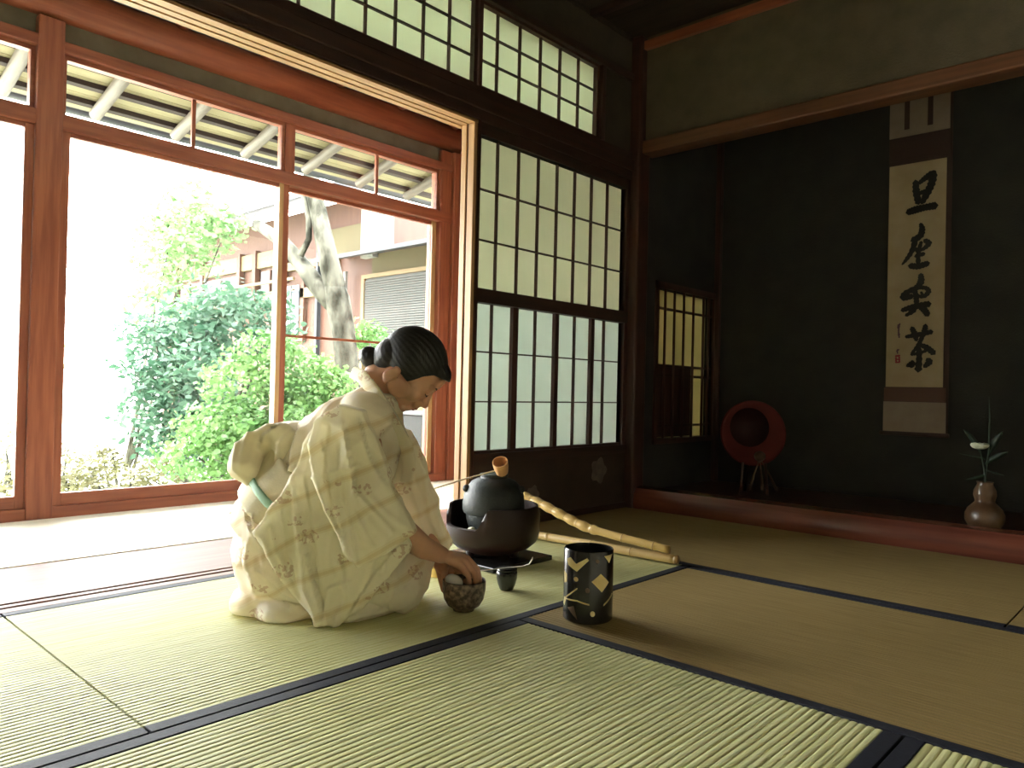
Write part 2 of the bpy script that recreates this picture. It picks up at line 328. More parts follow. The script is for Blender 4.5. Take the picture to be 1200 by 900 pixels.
# sloping corridor ceiling with rafters
def slope_box(y0, y1, x0, za, x1, zb, t):
    m = MB(); return m.add([(x0, y0, za), (x1, y0, zb), (x1, y1, zb), (x0, y1, za), (x0, y0, za+t), (x1, y0, zb+t), (x1, y1, zb+t), (x0, y1, za+t)], [(0, 1, 2, 3), (4, 5, 6, 7), (0, 1, 5, 4), (1, 2, 6, 5), (2, 3, 7, 6), (3, 0, 4, 7)])
vc = empty('ceiling_veranda', kind='structure', label='sloping red board ceiling of the veranda')
obj('board', slope_box(YB, .1, XO-.02, 2.42, -.38, 2.672, .015), red_x, vc)
obj('added_skylight', slope_box(-3.3, .1, -.38, 2.677, -.07, 2.74, .004), glass, vc)  # glazed roof strip added out of view to bring daylight to the transom paper
obj('board', slope_box(YB, -3.3, -.38, 2.675, -.07, 2.74, .015), red_x, vc)
for k in range(12):
    y = -.03-.455*k; obj('rafter', MB().tube([(XO+.05, y, 2.375), (-.08, y, 2.69)], .035, 10), red_x, vc, True)
st(obj('wall_veranda_inner', B(-.075, -.07, YB, .1, 2.30, 2.78), dark_y))
# outer eaves: rafters every .455 m, battens and reed boards
ev = empty('eaves', kind='structure', label='open eaves of round pale rafters, battens and thin boards')
XE, ZE, SLP = -2.4, 2.13, .236
log_m = mat('peeled_log', (.060, .046, .036), .6, (.085, .068, .052), 4, SX); eb = mat('eave_board', (0.170, 0.150, 0.075), .7, (0.220, 0.195, 0.105), 2.5, (6, 1, 6)); bat = mat('eave_batten', (.022, .014, .010), .8)
for k in range(13):
    y = .5-.0215-.455*k+.0; y = -1.921+.455*(5-k)
    obj('rafter', MB().tube([(XE, y, ZE), (XO-.02, y, ZE+SLP*(XE-XO-.02)*-1)], [.034, .038], 14), log_m, ev, True)
zt = lambda x: ZE+.034+SLP*(x-XE)
nb_ = 6; bw = (XO-.02-(XE-.06))/nb_
for i in range(nb_):
    x0 = XE-.06+i*bw; obj('board', slope_box(YB, .8, x0+.003, zt(x0)+.012, x0+bw-.003, zt(x0+bw)+.012, .01), eb, ev)
for x0 in (-2.36, -2.19, -2.02, -1.85, -1.68): obj('batten', slope_box(YB, .8, x0-.016, zt(x0-.016)-.016, x0+.016, zt(x0+.016)-.016, .028), bat, ev)
obj('roof_covering', slope_box(YB, .8, XE-.10, zt(XE-.10)+.03, -.42, zt(-.42)+.03, .05), mat('roof_shingle', (.10, .09, .08), .8), ev)
gut = MB(); gp = [(.05*math.cos(t), .05*math.sin(t)) for t in [math.pi+math.pi*i/10 for i in range(11)]]+[(.044*math.cos(t), .044*math.sin(t)) for t in [2*math.pi-math.pi*i/10 for i in range(11)]]
gut.prism(gp, lambda a, b, t: (XE-.17+a, YB+t, 2.205+b), .8-YB)
st(auto(obj('gutter', gut, mat('gutter_zinc', (.022, .023, .028), .45, metal=.3))), 'grey half round rain gutter along the eaves')

# ================================================================== tatami
def tatami(x0, x1, y0, y1, alongY, bands, label, m=rush, shade=None):
    """ribs run along the long side; bands on the long sides"""
    e = empty('tatami_mat', (x0, y0, 0), label, 'straw mat', 'straw mats of the room')
    w, L = (x1-x0, y1-y0) if alongY else (y1-y0, x1-x0)
    hb = .034; rib = .0149; sub = 6; a, b = 0+(hb if bands[0] else 0), w-(hb if bands[1] else 0)
    n = round((b-a)/rib); P = []
    for i in range(n*sub+1):
        u_ = a+(b-a)*i/(n*sub); ph = (i % sub)/sub; P.append((u_, -.0017*(1-math.sin(math.pi*ph)**.45)))
    g = .0026; v = []; k = len(P)
    for l in (g, L-g):
        for u_, z in P: v.append((u_, l, z) if alongY else (l, u_, z))
    mb = MB().add(v, [(i, i+1, k+i+1, k+i) for i in range(k-1)])
    bx = (a, b, g, L-g) if alongY else (g, L-g, a, b)
    mb.box(bx[0], bx[1], bx[2], bx[3], -.055, -.006)
    o = obj('woven_cover', mb, m, e); o.data.shade_smooth() if False else None
    for s, on in zip((0, 1), bands):
        if on:
            c0, c1 = (0+g, hb) if s == 0 else (w-hb, w-g)
            q = MB().box(*((c0, c1, g, L-g) if alongY else (g, L-g, c0, c1)), -.055, .0012); obj('border', q, heri, e, bevel=.0012)
    return e
U = .945; YL4, YL2 = -1.026, -1.944; XL1, XL3 = .955, 1.90
tatami(0, XL1, YL2-.95, YL4, True, (1, 1), 'straw mat under the kneeling woman and the brazier')
tatami(0, XL1, YL2-.95-1.9, YL2-.95, True, (1, 1), 'straw mat in the bottom left corner beside the sill')
tatami(XL1, XL1+1.89, YL2, YL4, False, (1, 1), 'straw mat on which the black and gold cylinder stands', rush_x_dim)
tatami(0.0, XL3, YL4, -.045, False, (1, 0), 'straw mat lying along the alcove sill', rush_x_dim)
tatami(XL3, XR, YL4, -.045, False, (1, 0), 'straw mat at the right edge next to the alcove sill', rush_x_dim)
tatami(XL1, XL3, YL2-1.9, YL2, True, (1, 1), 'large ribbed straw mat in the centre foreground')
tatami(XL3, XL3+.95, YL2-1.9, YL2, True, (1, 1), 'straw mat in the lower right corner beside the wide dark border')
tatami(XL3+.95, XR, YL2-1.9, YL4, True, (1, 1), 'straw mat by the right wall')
tatami(XL1, XR, YB, YL2-1.9, False, (1, 1), 'straw mat at the rear of the room', rush_x_dim)
tatami(0, XL1, YB, YL2-2.85, True, (1, 1), 'short straw mat in the rear left corner')

exec_garden = True
# ================================================================== garden
moss = mat('garden_ground', (.62, .62, .50), .9, (.45, .52, .28), 1.2, lo=.5, hi=.75)
st(obj('ground', B(-60, 4, -40, 45, -.55, -.45), moss), 'bright gravel and moss garden ground')
st(obj('stone_edging', B(-2.5, -1.45, YB, 3, -.5, -.35), mat('edging_stone', (.4, .4, .36), .9)))
bark = mat('bark', (.012, .012, .008), .9, (.080, .079, .062), 9, (1, 1, .5), bump=1.0, bscale=25, lo=.36, hi=.6, spec=.1)
def leafmat(name, c, c2, tr=.45): return mat(name, c, .45, c2, 3, trans=tr, spec=.35)
lf_dark = leafmat('dark_leaf', (.022, .06, .034), (.06, .12, .07)); lf_bright = leafmat('bright_leaf', (.07, .17, .045), (.15, .27, .085)); lf_yel = leafmat('yellow_green_leaf', (.09, .17, .06), (.17, .27, .11))
lf_low = leafmat('low_leaf', (0.084, 0.078, 0.036), (0.120, 0.120, 0.054))
def leaves(name, blobs, n, size, m, parent, asp=.45, droop=.3):
    """leaf blades scattered through the blobs (centre, radii), shells denser"""
    V = np.zeros((n*6, 3)); F = []
    w = np.array([b[1][0]*b[1][1]*b[1][2] for b in blobs])**(.75); w /= w.sum(); ch = rng.choice(len(blobs), n, p=w)
    for i in range(n):
        c, r = blobs[ch[i]]; d = rng.normal(size=3); d /= np.linalg.norm(d); rr = rng.uniform(.35, 1)**.5*(1+.35*rng.random()**3)
        p = np.array(c)+d*np.array(r)*rr; s = size*rng.uniform(.6, 1.3)
        t = rng.normal(size=3); t[2] = t[2]*.5-droop; t /= np.linalg.norm(t); q = np.cross(t, d+rng.normal(size=3)*.4); q /= np.linalg.norm(q)+1e-6; nn = np.cross(t, q)
        h = q*s*asp*.5
        V[i*6:i*6+6] = [p, p+t*s*.35+h+nn*s*.05, p+t*s*.75+h*.7, p+t*s, p+t*s*.75-h*.7, p+t*s*.35-h+nn*s*.05]
    o = 6*np.arange(n)[:, None]+np.arange(6)
    me = bpy.data.meshes.new(name); me.from_pydata(V.tolist(), [], o.tolist())
    ob = link(name, me, m, parent); ob['kind'] = 'stuff'; return ob
def P_(px, py, d): return Vector(at(px, py, d))
# trunk and limbs (seen through the right glass door)
tr = empty('garden_tree', tuple(P_(416, 470, 6.2)*0+Vector((-3.1, .42, -.45))), 'pale forked tree trunk standing outside the right glass door', 'tree')
def rel(o, pts): return [tuple(Vector(p)-o.location) for p in pts]
obj('trunk', MB().tube(rel(tr, [(-3.05, .43, -.46), P_(412, 500, 6.5), P_(407, 430, 6.5), P_(402, 385, 6.5), P_(395, 350, 6.5), P_(391, 335, 6.5), P_(389, 325, 6.5)]), [.13, .105, .10, .10, .108, .09, .03], 18), bark, tr, True)
obj('main_limb', MB().tube(rel(tr, [P_(398, 375, 6.5), P_(392, 335, 6.5), P_(384, 300, 6.5), P_(376, 262, 6.5), P_(368, 225, 6.5), P_(358, 170, 6.5)]), [.06, .095, .085, .075, .07, .06], 16), bark, tr, True)
obj('left_limb', MB().tube(rel(tr, [P_(399, 372, 6.5), P_(374, 338, 6.5), P_(352, 308, 6.6), P_(330, 282, 6.7), P_(300, 262, 6.9)]), [.05, .08, .07, .06, .045], 16), bark, tr, True)
obj('thin_limb', MB().tube(rel(tr, [P_(352, 300, 6.5), P_(362, 280, 6.5), P_(362, 255, 6.5), P_(352, 215, 6.5)]), [.03, .028, .028, .022], 8), bark, tr, True)
leaves('crown', [((-3.6, .3, 3.6), (1.3, 1.2, .7)), ((-4.6, -.2, 3.9), (1.2, 1.2, .7))], 2500, .09, lf_yel, tr).location = tuple(-Vector(tr.location))
def shrub(name, label, cat, base, blobs, n, size, m, stems=5, group=None, droop=.3, asp=.45):
    e = empty(name, base, label, cat, group); b = Vector(base)
    bl = [(np.array(c)-np.array(base), r) for c, r in blobs]; sr = random.Random(len(label)+n)
    bl += [(c+np.array([sr.uniform(-1, 1)*r[0], sr.uniform(-.6, .6)*r[1], sr.uniform(-.5, 1)*r[2]])*.95, tuple(q*.38 for q in r)) for c, r in list(bl) for _ in range(3)]
    leaves('foliage', bl, n, size, m, e, asp, droop)
    for k in range(stems):
        c, r = bl[k % len(bl)]; tip = Vector(c)+Vector(rng.normal(size=3)*np.array(r)*.45); mid = tip*.45+Vector(rng.normal(size=3)*.06)
        obj('stem', MB().tube([(rng.normal()*.05, rng.normal()*.05, -.02), mid, tip], [.02, .014, .006], 6), bark, e, True)
    return e
def blob(px, py, d, r): return (tuple(at(px, py, d)), r)
def gp_(px, py): # ground point
    r = _f + _R*((px-600)/FPX) - _U*((py-450)/FPX); t = (-.45-CP[2])/r[2]; return tuple(CP+r*t)
shrub('evergreen_shrub', 'dark glossy leaved evergreen shrub outside the middle glass door', 'shrub', (-5.3, -.05, -.45),
      [blob(245, 385, 7.4, (.65, .6, .42)), blob(205, 425, 7.3, (.45, .5, .42)), blob(290, 380, 7.6, (.5, .5, .35)), blob(235, 455, 7.2, (.65, .55, .45)), blob(190, 480, 7.1, (.35, .4, .35)), blob(215, 520, 7.0, (.4, .4, .3))], 6500, .085, lf_dark, 8)
shrub('maple_shrub', 'bright green maple shrub in front of the dark evergreen', 'shrub', (-4.1, -.35, -.45),
      [blob(285, 450, 5.8, (.3, .3, .2)), blob(265, 500, 5.7, (.36, .35, .2)), blob(245, 535, 5.6, (.38, .35, .18)), blob(300, 520, 5.6, (.3, .3, .26)), blob(310, 410, 5.9, (.22, .3, .12))], 6000, .046, lf_bright, 12, droop=.1, asp=.7)
shrub('maple_shrub', 'bright green shrub seen through the right glass door at the foot of the trunk', 'shrub', (-3.9, .35, -.45),
      [blob(350, 440, 6.1, (.26, .3, .24)), blob(375, 470, 6.1, (.35, .3, .3)), blob(430, 395, 6.9, (.2, .2, .16)), blob(348, 500, 6.0, (.3, .3, .22))], 4500, .046, lf_bright, 9, droop=.1, asp=.7)
shrub('young_maple', 'pale yellow green maple sapling at the left of the old house', 'tree', (-7.4, .2, -.45),
      [blob(232, 252, 8.9, (.62, .45, .42)), blob(200, 300, 8.9, (.66, .45, .4)), blob(255, 262, 8.9, (.35, .4, .22)), blob(195, 360, 8.8, (.45, .45, .4)), blob(225, 275, 8.9, (.7, .45, .36))], 2600, .085, lf_yel, 6, droop=.0, asp=.6)
shrub('far_tree', 'faint pale tree far back in the bright garden', 'tree', (-9.6, .3, -.45), [blob(110, 300, 11, (.8, .7, .9)), blob(130, 400, 10.6, (.8, .6, .7)), blob(60, 380, 10.6, (.8, .6, .7)), blob(20, 350, 10.6, (.8, .7, 1.0))], 800, .09, mat('far_pale_leaf', (.16, .24, .10), .5, (.3, .36, .2), 3, trans=.4), 0)
lows = [(35, 575, 5.2, .28), (90, 568, 5.6, .22), (140, 572, 5.6, .24), (185, 560, 5.9, .22), (60, 552, 6.4, .25), (118, 545, 6.8, .2), (10, 520, 7.2, .35)]
desc = ['behind the left post', 'just right of the thick post', 'in the middle of the wide pane', 'near the right of the wide pane', 'farther back above the one right of the post', 'small and farthest back', 'at the left edge of the picture']
for (px, py, d, r), ds in zip(lows, desc):
    c = at(px, py, d); c[2] = max(c[2], -.3)
    shrub('low_plant', 'low brownish green garden plant, '+ds, 'plant', (c[0], c[1], -.45), [(tuple(c), (r, r, r*.7))], 420, .05, lf_low, 3, 'low plants along the garden path')

# ------------------------------------------------------------------ old house across the garden, facades facing -y
HY = 2.5
hs = empty('old_house', (-7.5, HY+1.2, -.45), 'old wooden house with grey roofs across the garden', 'house')
h_red = mat('house_red_timber', (.052, .018, .009), .7, (.065, .025, .013), 3, SZ); h_cream = mat('house_cream_board', (.095, .062, .024), .7, (.115, .078, .034), 3, SX); h_pl = mat('house_yellow_plaster', (.070, .058, .028), .9); h_wh = mat('house_white_plaster', (.16, .16, .15), .9)
h_roof = mat('house_roof_tile', (.016, .019, .023), .6, (.022, .025, .030), 6); h_glass = mat('house_window_glass', (.03, .045, .055), .2, spec=.7); h_win = mat('house_white_pane', (.06, .062, .062), .4)
def hb(name, x0, x1, z0, z1, m, y0=0, y1=.1, **k):
    L = hs.location; o = obj(name, B(x0-L.x, x1-L.x, HY+y0-L.y, HY+y1-L.y, z0-L.z, z1-L.z), m, hs, **k); return o
hb('wall', -12.2, -5.78, -.45, 3.15, h_red, .05, 2.4)
hb('wall', -5.78, -3.0, -.45, 2.35, h_pl, .05, 2.0)
hb('white_column', -5.92, -5.66, 2.3, 3.0, h_wh, -.04, .3)
hb('board_band', -11.6, -7.9, 2.42, 2.66, h_cream, -.02, .06); hb('board_band', -8.0, -6.5, 2.30, 2.42, h_cream, -.02, .06)
hb('board_band', -11.6, -6.9, 1.88, 2.02, h_cream, -.02, .06)
for i, (a, b) in enumerate(((-11.4, -10.6), (-10.4, -9.3), (-8.55, -7.95))):
    w_ = hb('window', a, b, 2.04, 2.36, h_win, .0, .07)
    obj('pane_bar', B((a+b)/2-hs.location.x-.02, (a+b)/2-hs.location.x+.02, -1.2-.03, -1.2, 2.04+.45, 2.36+.45), h_red, w_)
    obj('pane_bar', B(a-hs.location.x, b-hs.location.x, -1.2-.03, -1.2, 2.18+.45, 2.20+.45), h_red, w_)
for x in (-11.55, -10.5, -9.2, -8.7, -7.85): hb('post', x-.05, x+.05, 1.4, 2.7, h_red, -.05, .03)
hb('railing', -9.9, -7.4, 2.13, 2.17, h_cream, -.14, -.10); hb('railing', -9.9, -7.4, 1.98, 2.0, h_cream, -.14, -.10)
dw = hb('window', -7.95, -7.30, 1.25, 2.12, h_red, -.02, .04); obj('window_glass', B(-7.86-hs.location.x, -7.40-hs.location.x, -1.2-.035, -1.2-.015, 1.3+.45, 2.07+.45), h_glass, dw)
obj('white_bar', B(-7.66-hs.location.x, -7.60-hs.location.x, -1.2-.045, -1.2-.03, 1.3+.45, 2.07+.45), h_wh, dw)
hb('plaster_panel', -6.95, -5.95, 2.38, 2.78, h_pl, .0, .06); hb('plaster_panel', -6.85, -6.5, 1.9, 2.3, h_pl, .0, .06)
hb('white_pole', -6.24, -6.19, 1.3, 2.15, h_wh, -.08, -.04)
hb('dark_post', -6.98, -6.93, 1.0, 2.9, h_roof, -.03, .03)
rb = MB(); L = hs.location
rb.add([(-12.6-L.x, HY-.75-L.y, 3.02-L.z), (-5.85-L.x, HY-.75-L.y, 3.02-L.z), (-5.85-L.x, HY+1.2-L.y, 3.75-L.z), (-12.6-L.x, HY+1.2-L.y, 3.75-L.z)]+[(-12.6-L.x, HY-.75-L.y, 3.10-L.z), (-5.85-L.x, HY-.75-L.y, 3.10-L.z), (-5.85-L.x, HY+1.2-L.y, 3.85-L.z), (-12.6-L.x, HY+1.2-L.y, 3.85-L.z)], [(0, 1, 2, 3), (4, 5, 6, 7), (0, 1, 5, 4), (1, 2, 6, 5), (2, 3, 7, 6), (3, 0, 4, 7)])
obj('roof', rb, h_roof, hs)
rb = MB(); rb.add([(-6.35-L.x, HY-.5-L.y, 2.22-L.z), (-3-L.x, HY-.5-L.y, 2.22-L.z), (-3-L.x, HY+.6-L.y, 2.5-L.z), (-6.35-L.x, HY+.6-L.y, 2.5-L.z), (-6.35-L.x, HY-.5-L.y, 2.27-L.z), (-3-L.x, HY-.5-L.y, 2.27-L.z), (-3-L.x, HY+.6-L.y, 2.56-L.z), (-6.35-L.x, HY+.6-L.y, 2.56-L.z)], [(0, 1, 2, 3), (4, 5, 6, 7), (0, 1, 5, 4), (1, 2, 6, 5), (2, 3, 7, 6), (3, 0, 4, 7)])
obj('low_roof', rb, h_roof, hs)
hb('blind_frame', -5.80, -4.35, 2.02, 2.07, h_cream, -.06, 0); hb('blind_frame', -5.86, -5.80, 0, 2.07, h_cream, -.06, 0)
blm = mat('reed_blind', (.034, .035, .032), .8, (.045, .046, .043), 30, (1, 1, 8))
slat = B(-5.79-L.x, -4.3-L.x, HY-.05-L.y, HY-.035-L.y, 0, .022).mesh('blind_slat'); slat.materials.append(blm)
bl_ = hb('reed_blind', -5.79, -4.3, .9, 2.02, blm, -.03, -.01)
for k in range(36):
    o = bpy.data.objects.new('blind_slat', slat); COL.objects.link(o); o.parent = bl_; o.location.z = .92-L.z+k*.030
# outdoor unit with a yellow-green sticker behind the woman's head
bx = P_(486, 515, 7.2)
ub = empty('utility_box', (bx.x, bx.y, -.45), 'dark grey outdoor box with a yellow green sticker behind the glass door', 'box')
obj('casing', B(-.32, .32, -.15, .15, 0, bx.z+.45+.24), mat('grey_casing', (.010, .011, .012), .5), ub, bevel=.01)
obj('lid', B(-.34, .34, -.17, .17, bx.z+.45+.24, bx.z+.45+.27), mat('grey_lid', (0.100, 0.105, 0.115), .5), ub, bevel=.008)
obj('sticker', B(-.07, .06, -.155, -.15, bx.z+.45-.06, bx.z+.45+.08), mat('sticker_green', (0.100, 0.135, 0.045), .6), ub)
obj('vent_strip', B(-.28, .28, -.155, -.15, bx.z+.45-.14, bx.z+.45-.12), mat('grey_vent', (.08, .08, .09), .5), ub)
#OBJECTS
# ================================================================== tea things
black_lq = mat('black_lacquer', (.006, .006, .006), .22, (.012, .011, .010), 8, spec=.6)
iron = mat('cast_iron', (.016, .020, .019), .5, (.028, .034, .032), 18, bump=.25, bscale=160, spec=.35)
furo_m = mat('dark_bronze_clay', (.012, .006, .005), .40, (.024, .010, .008), 5, bump=.1, bscale=40, spec=.3)
bam = mat('cut_bamboo', (.55, .36, .12), .3, (.68, .48, .18), 4, (1, 9, 9), spec=.5); bam_dk = mat('bamboo_node', (.34, .20, .07), .4); bam_green = mat('aged_bamboo', (.46, .33, .12), .32, (.60, .42, .20), 2, (1, 9, 9), spec=.5)
FC = (.412, -1.485)
o = obj('brazier_board', MB().box(-.153, .153, -.153, .153, 0, .018), black_lq, bevel=.003); o.location = (*FC, .0015)
tag(o, 'square dark board lying under the tea brazier', 'board')
fz = .0195
furo = empty('tea_brazier', (*FC, fz), 'dark round tea brazier with a scooped front on a square board', 'brazier')
toCam = math.atan2(-FH[1], -FH[0])
def rimh(phi):                         # phi: angle left of the camera direction
    def ss(a, b, x): t = min(1, max(0, (x-a)/(b-a))); return t*t*(3-2*t)
    d = (phi+math.pi) % (2*math.pi)-math.pi
    return .182-.070*ss(math.radians(4), math.radians(20), d)*(1-ss(math.radians(82), math.radians(97), d))
N = 96; pf = [(.085, .012, 0), (.105, .022, 0), (.132, .032, 0), (.155, .052, 0), (.163, .066, 0), (.167, .090, .0), (.168, .15, .7), (.160, None, 1), (.152, None, 1), (.154, .13, .6), (.152, .09, .1), (.14, .065, 0), (.0, .06, 0)]
mb = MB(); v = []
for r, z, k in pf:
    for i in range(N):
        t = 2*math.pi*i/N; h = rimh(toCam-t); zz = h if z is None else min(z, h-.004*(1-k)) if z > .08 else z
        v.append((r*math.cos(t), r*math.sin(t), zz))
mb.add(v, [(i*N+k, i*N+(k+1) % N, (i+1)*N+(k+1) % N, (i+1)*N+k) for i in range(len(pf)-1) for k in range(N)])
auto(obj('bowl_body', mb, furo_m, furo), .9)
for k in range(3):
    a = toCam+math.radians(60+120*k); obj('foot', MB().tube([(.085*math.cos(a), .085*math.sin(a), .03), (.09*math.cos(a), .09*math.sin(a), 0)], [.022, .014], 10), furo_m, furo, True)
obj('ash', MB().lathe([(0, .072), (.10, .071), (.147, .066)], 40), mat('wood_ash', (.20, .18, .16), .95), furo)
a = toCam-math.radians(38); obj('white_tile', MB().ell((.118*math.cos(a), .118*math.sin(a), .097), (.018, .018, .016), 16, 10), mat('white_clay', (.75, .72, .55), .7), furo, True)
ket = empty('iron_kettle', (*FC, fz+.0735), 'domed dark iron kettle sitting in the brazier', 'kettle')
kz = -.0935
kp = [(0, .094), (.06, .094), (.088, .115), (.098, .150), (.099, .168), (.1075, .172), (.1115, .182), (.1115, .205), (.108, .235), (.098, .262), (.080, .283), (.060, .293), (.05, .295), (.048, .304), (.042, .305), (.040, .296), (.03, .28), (0, .27)]
auto(obj('kettle_body', MB().lathe([(r, z+kz) for r, z in kp], 56), iron, ket), .7)
for s in (-1, 1):
    a = toCam+s*math.radians(75); obj('lug', MB().ell((.101*math.cos(a), .101*math.sin(a), .258+kz), (.014, .014, .014), 14, 8), iron, ket, True)
obj('rim_ring', MB().lathe([(.047, .300+kz), (.052, .303+kz), (.052, .309+kz), (.046, .309+kz)], 40), iron, ket, True)
# ladle: cup over the kettle mouth, long handle towards the woman
cb = Vector(at(588.5, 554, 2.665)); ct = Vector(at(586, 541, 2.630)); hd = Vector(at(492, 577.5, 2.60))
lad = empty('bamboo_ladle', tuple(cb), 'small bamboo ladle with long thin handle resting on the kettle', 'ladle')
ax = (ct-cb).normalized(); mb = MB(); ln = (ct-cb).length
mb = MB().lathe([(.019, 0), (.0215, .003), (.0265, ln*.6), (.0272, ln), (.0245, ln), (.0225, ln*.5), (.019, .008), (0, .008)], 28); qm = ax.to_track_quat('Z', 'Y').to_matrix(); mb.v = [tuple(qm @ Vector(p)) for p in mb.v]
cupo = auto(obj('cup', mb, mat('orange_bamboo', (.52, .26, .10), .45, (.62, .34, .15), 6), lad), .7)
hs_ = Vector(at(580, 551.5, 2.65)); obj('handle', MB().tube([ax*.02, hs_-cb, hs_.lerp(hd, .5)-cb+Vector((0, 0, .002)), hd-cb], [.003, .0035, .0042, .0045], 8, sc=(.7, 1.2)), mat('handle_bamboo', (.45, .36, .22), .4), lad, True)
obj('handle_node', MB().ell(hs_.lerp(hd, .32)-cb, (.005, .005, .005), 10, 6), bam_dk, lad, True)
# rails of the low bamboo barrier
def bamboo(name, pts, rad, nodes, m, label, cap=None):
    P = [Vector(p) for p in pts]; L = [0]
    for i in range(1, len(P)): L.append(L[-1]+(P[i]-P[i-1]).length)
    def ev_(s):
        s *= L[-1]
        for i in range(1, len(P)):
            if s <= L[i] or i == len(P)-1: return P[i-1].lerp(P[i], (s-L[i-1])/(L[i]-L[i-1]))
    ss = sorted(set([k/60 for k in range(61)]+[n_+d for n_ in nodes for d in (-.012, -.005, 0, .005, .012) if 0 < n_+d < 1]))
    e = empty(name, tuple(P[0]), label, 'bamboo rail', None)
    def rr(s):
        r = rad(s)
        for n_ in nodes:
            d = abs(s-n_)
            if d < .006: r *= 1.10
        return r
    obj('culm', MB().tube([ev_(s)-P[0] for s in ss], [rr(s) for s in ss], 16), m, e, True)
    for n_ in nodes:
        c = ev_(n_); t = (ev_(min(1, n_+.01))-ev_(max(0, n_-.01))).normalized()
        obj('node_ring', MB().tube([c-t*.0016-P[0], c+t*.0016-P[0]], rad(n_)*1.13, 14), bam_dk, e, True)
    return e
bamboo('bamboo_rail', [(.02, -1.10, .0205), (.905, -1.058, .0205)], lambda s: .0155+.001*s, (.12, .36, .60, .80), bam_green, 'straight bamboo rail lying on the mats behind the cylinder')
obj('end_cap', MB().tube([(.886, .0422, 0), (.896, .0426, 0)], [.0168, .016], 14), bam_dk, bpy.data.objects['bamboo_rail'], True)
kn = [.05, .12, .19, .26, .33, .40, .47, .54, .62, .78, .93]
def krad(s):
    if s > .64: return .0150-.002*(s-.64)
    k_ = (s % .07)/.07; return .0145+.0052*math.sin(math.pi*((s-.05) % .07)/.07)
bamboo('bamboo_rail', [(.06, -1.135, .222), (.223, -1.125, .181), (.33, -1.118, .155), (.415, -1.115, .128), (.50, -1.105, .100), (.548, -1.10, .087), (.68, -1.09, .072), (.888, -1.07, .0535)], krad, kn, bam, 'knobbly pale bamboo rail slanting above the straight one')
stk = empty('rail_stake', (.10, -1.13, .0015), 'short wooden stake holding the slanting rail behind the kettle', 'stake')
obj('stake_post', MB().tube([(0, 0, 0), (0, 0, .184)], .010, 10), bam_dk, stk, True); obj('stake_foot', B(-.03, .03, -.03, .03, 0, .012), black_lq, stk)
# lid rest, tea jar, scoop
tp = at(511, 676, 2.45); ppp = _f + _R*((511-600)/FPX) - _U*((676-450)/FPX); t_ = (.002-CP[2])/ppp[2]; tp = CP+ppp*t_
o = empty('lid_rest', (tp[0]-.01, tp[1]+.01, .001), 'small yellow bamboo section standing between sleeve and tea bowl', 'lid rest')
obj('ring_body', MB().lathe([(.022, 0), (.024, .003), (.0235, .027), (.025, .030), (.0235, .033), (.024, .054), (.021, .055), (.020, .035), (0, .04)], 24), bam, o, True)
obj('node_ring', MB().lathe([(.0238, .028), (.0262, .030), (.0238, .032)], 24), bam_dk, o, True)
tj = empty('tea_jar', (.728, -1.748, .001), 'small black tea jar under the white scoop, right of the bowl', 'jar')
obj('jar_body', MB().lathe([(0, 0), (.019, 0), (.021, .003), (.027, .018), (.0315, .036), (.0325, .052), (.031, .058), (0, .058)], 32), black_lq, tj, True)
obj('lid', MB().lathe([(.0305, .0585), (.0318, .0595), (.031, .065), (.026, .0675), (.008, .0665), (0, .0665)], 32), black_lq, tj, True)
wht = mat('pale_ivory', (.70, .64, .56), .4)
sc_ = empty('tea_scoop', (.728, -1.748, .0702), 'thin pale tea scoop with a bent tip lying across the tea jar', 'scoop')
q = [Vector(at(540, 673, 2.215)), Vector(at(565, 670.5, 2.25)), Vector(at(594, 667, 2.30)), Vector(at(612, 665.5, 2.31)), Vector(at(620, 663, 2.31)), Vector(at(623.5, 657.5, 2.305)), Vector(at(624, 655, 2.30))]
base = Vector(sc_.location); dz = q[2].z-base.z-.001; pts = [p-base-Vector((0, 0, dz)) for p in q]
obj('shaft', MB().tube(pts, [.0018, .002, .0022, .0024, .003, .0034, .0022], 8, sc=(.6, 1.3)), wht, sc_, True)
# tea bowl
BW = Vector((.792, -1.990, .001))
tb = empty('tea_bowl', tuple(BW), 'dark tea bowl with mottled tan glaze in the woman\'s hand', 'bowl')
bowl_m = mat('mottled_glaze', (.035, .022, .016), .5, (.26, .19, .14), 75, bump=.35, bscale=90, lo=.42, hi=.66, spec=.5)
obj('bowl_body', MB().lathe([(0, .006), (.024, .006), (.025, 0), (.029, 0), (.030, .006), (.044, .014), (.055, .032), (.0595, .058), (.0600, .080), (.0585, .084), (.0565, .081), (.0555, .058), (.050, .034), (.038, .019), (0, .015)], 48), bowl_m, tb, True)
cl_m = mat('white_linen', (.78, .77, .74), .9)
ch_ = MB().ell((0, 0, 0), (.026, .016, .018), 20, 12); cho = obj('folded_cloth', ch_, cl_m, smooth=True); cho.location = BW+Vector((-.022, -.018, .078)); cho.rotation_euler = (.2, .4, .7)
tag(cho, 'small folded white cloth in the tea bowl under the fingers', 'cloth')
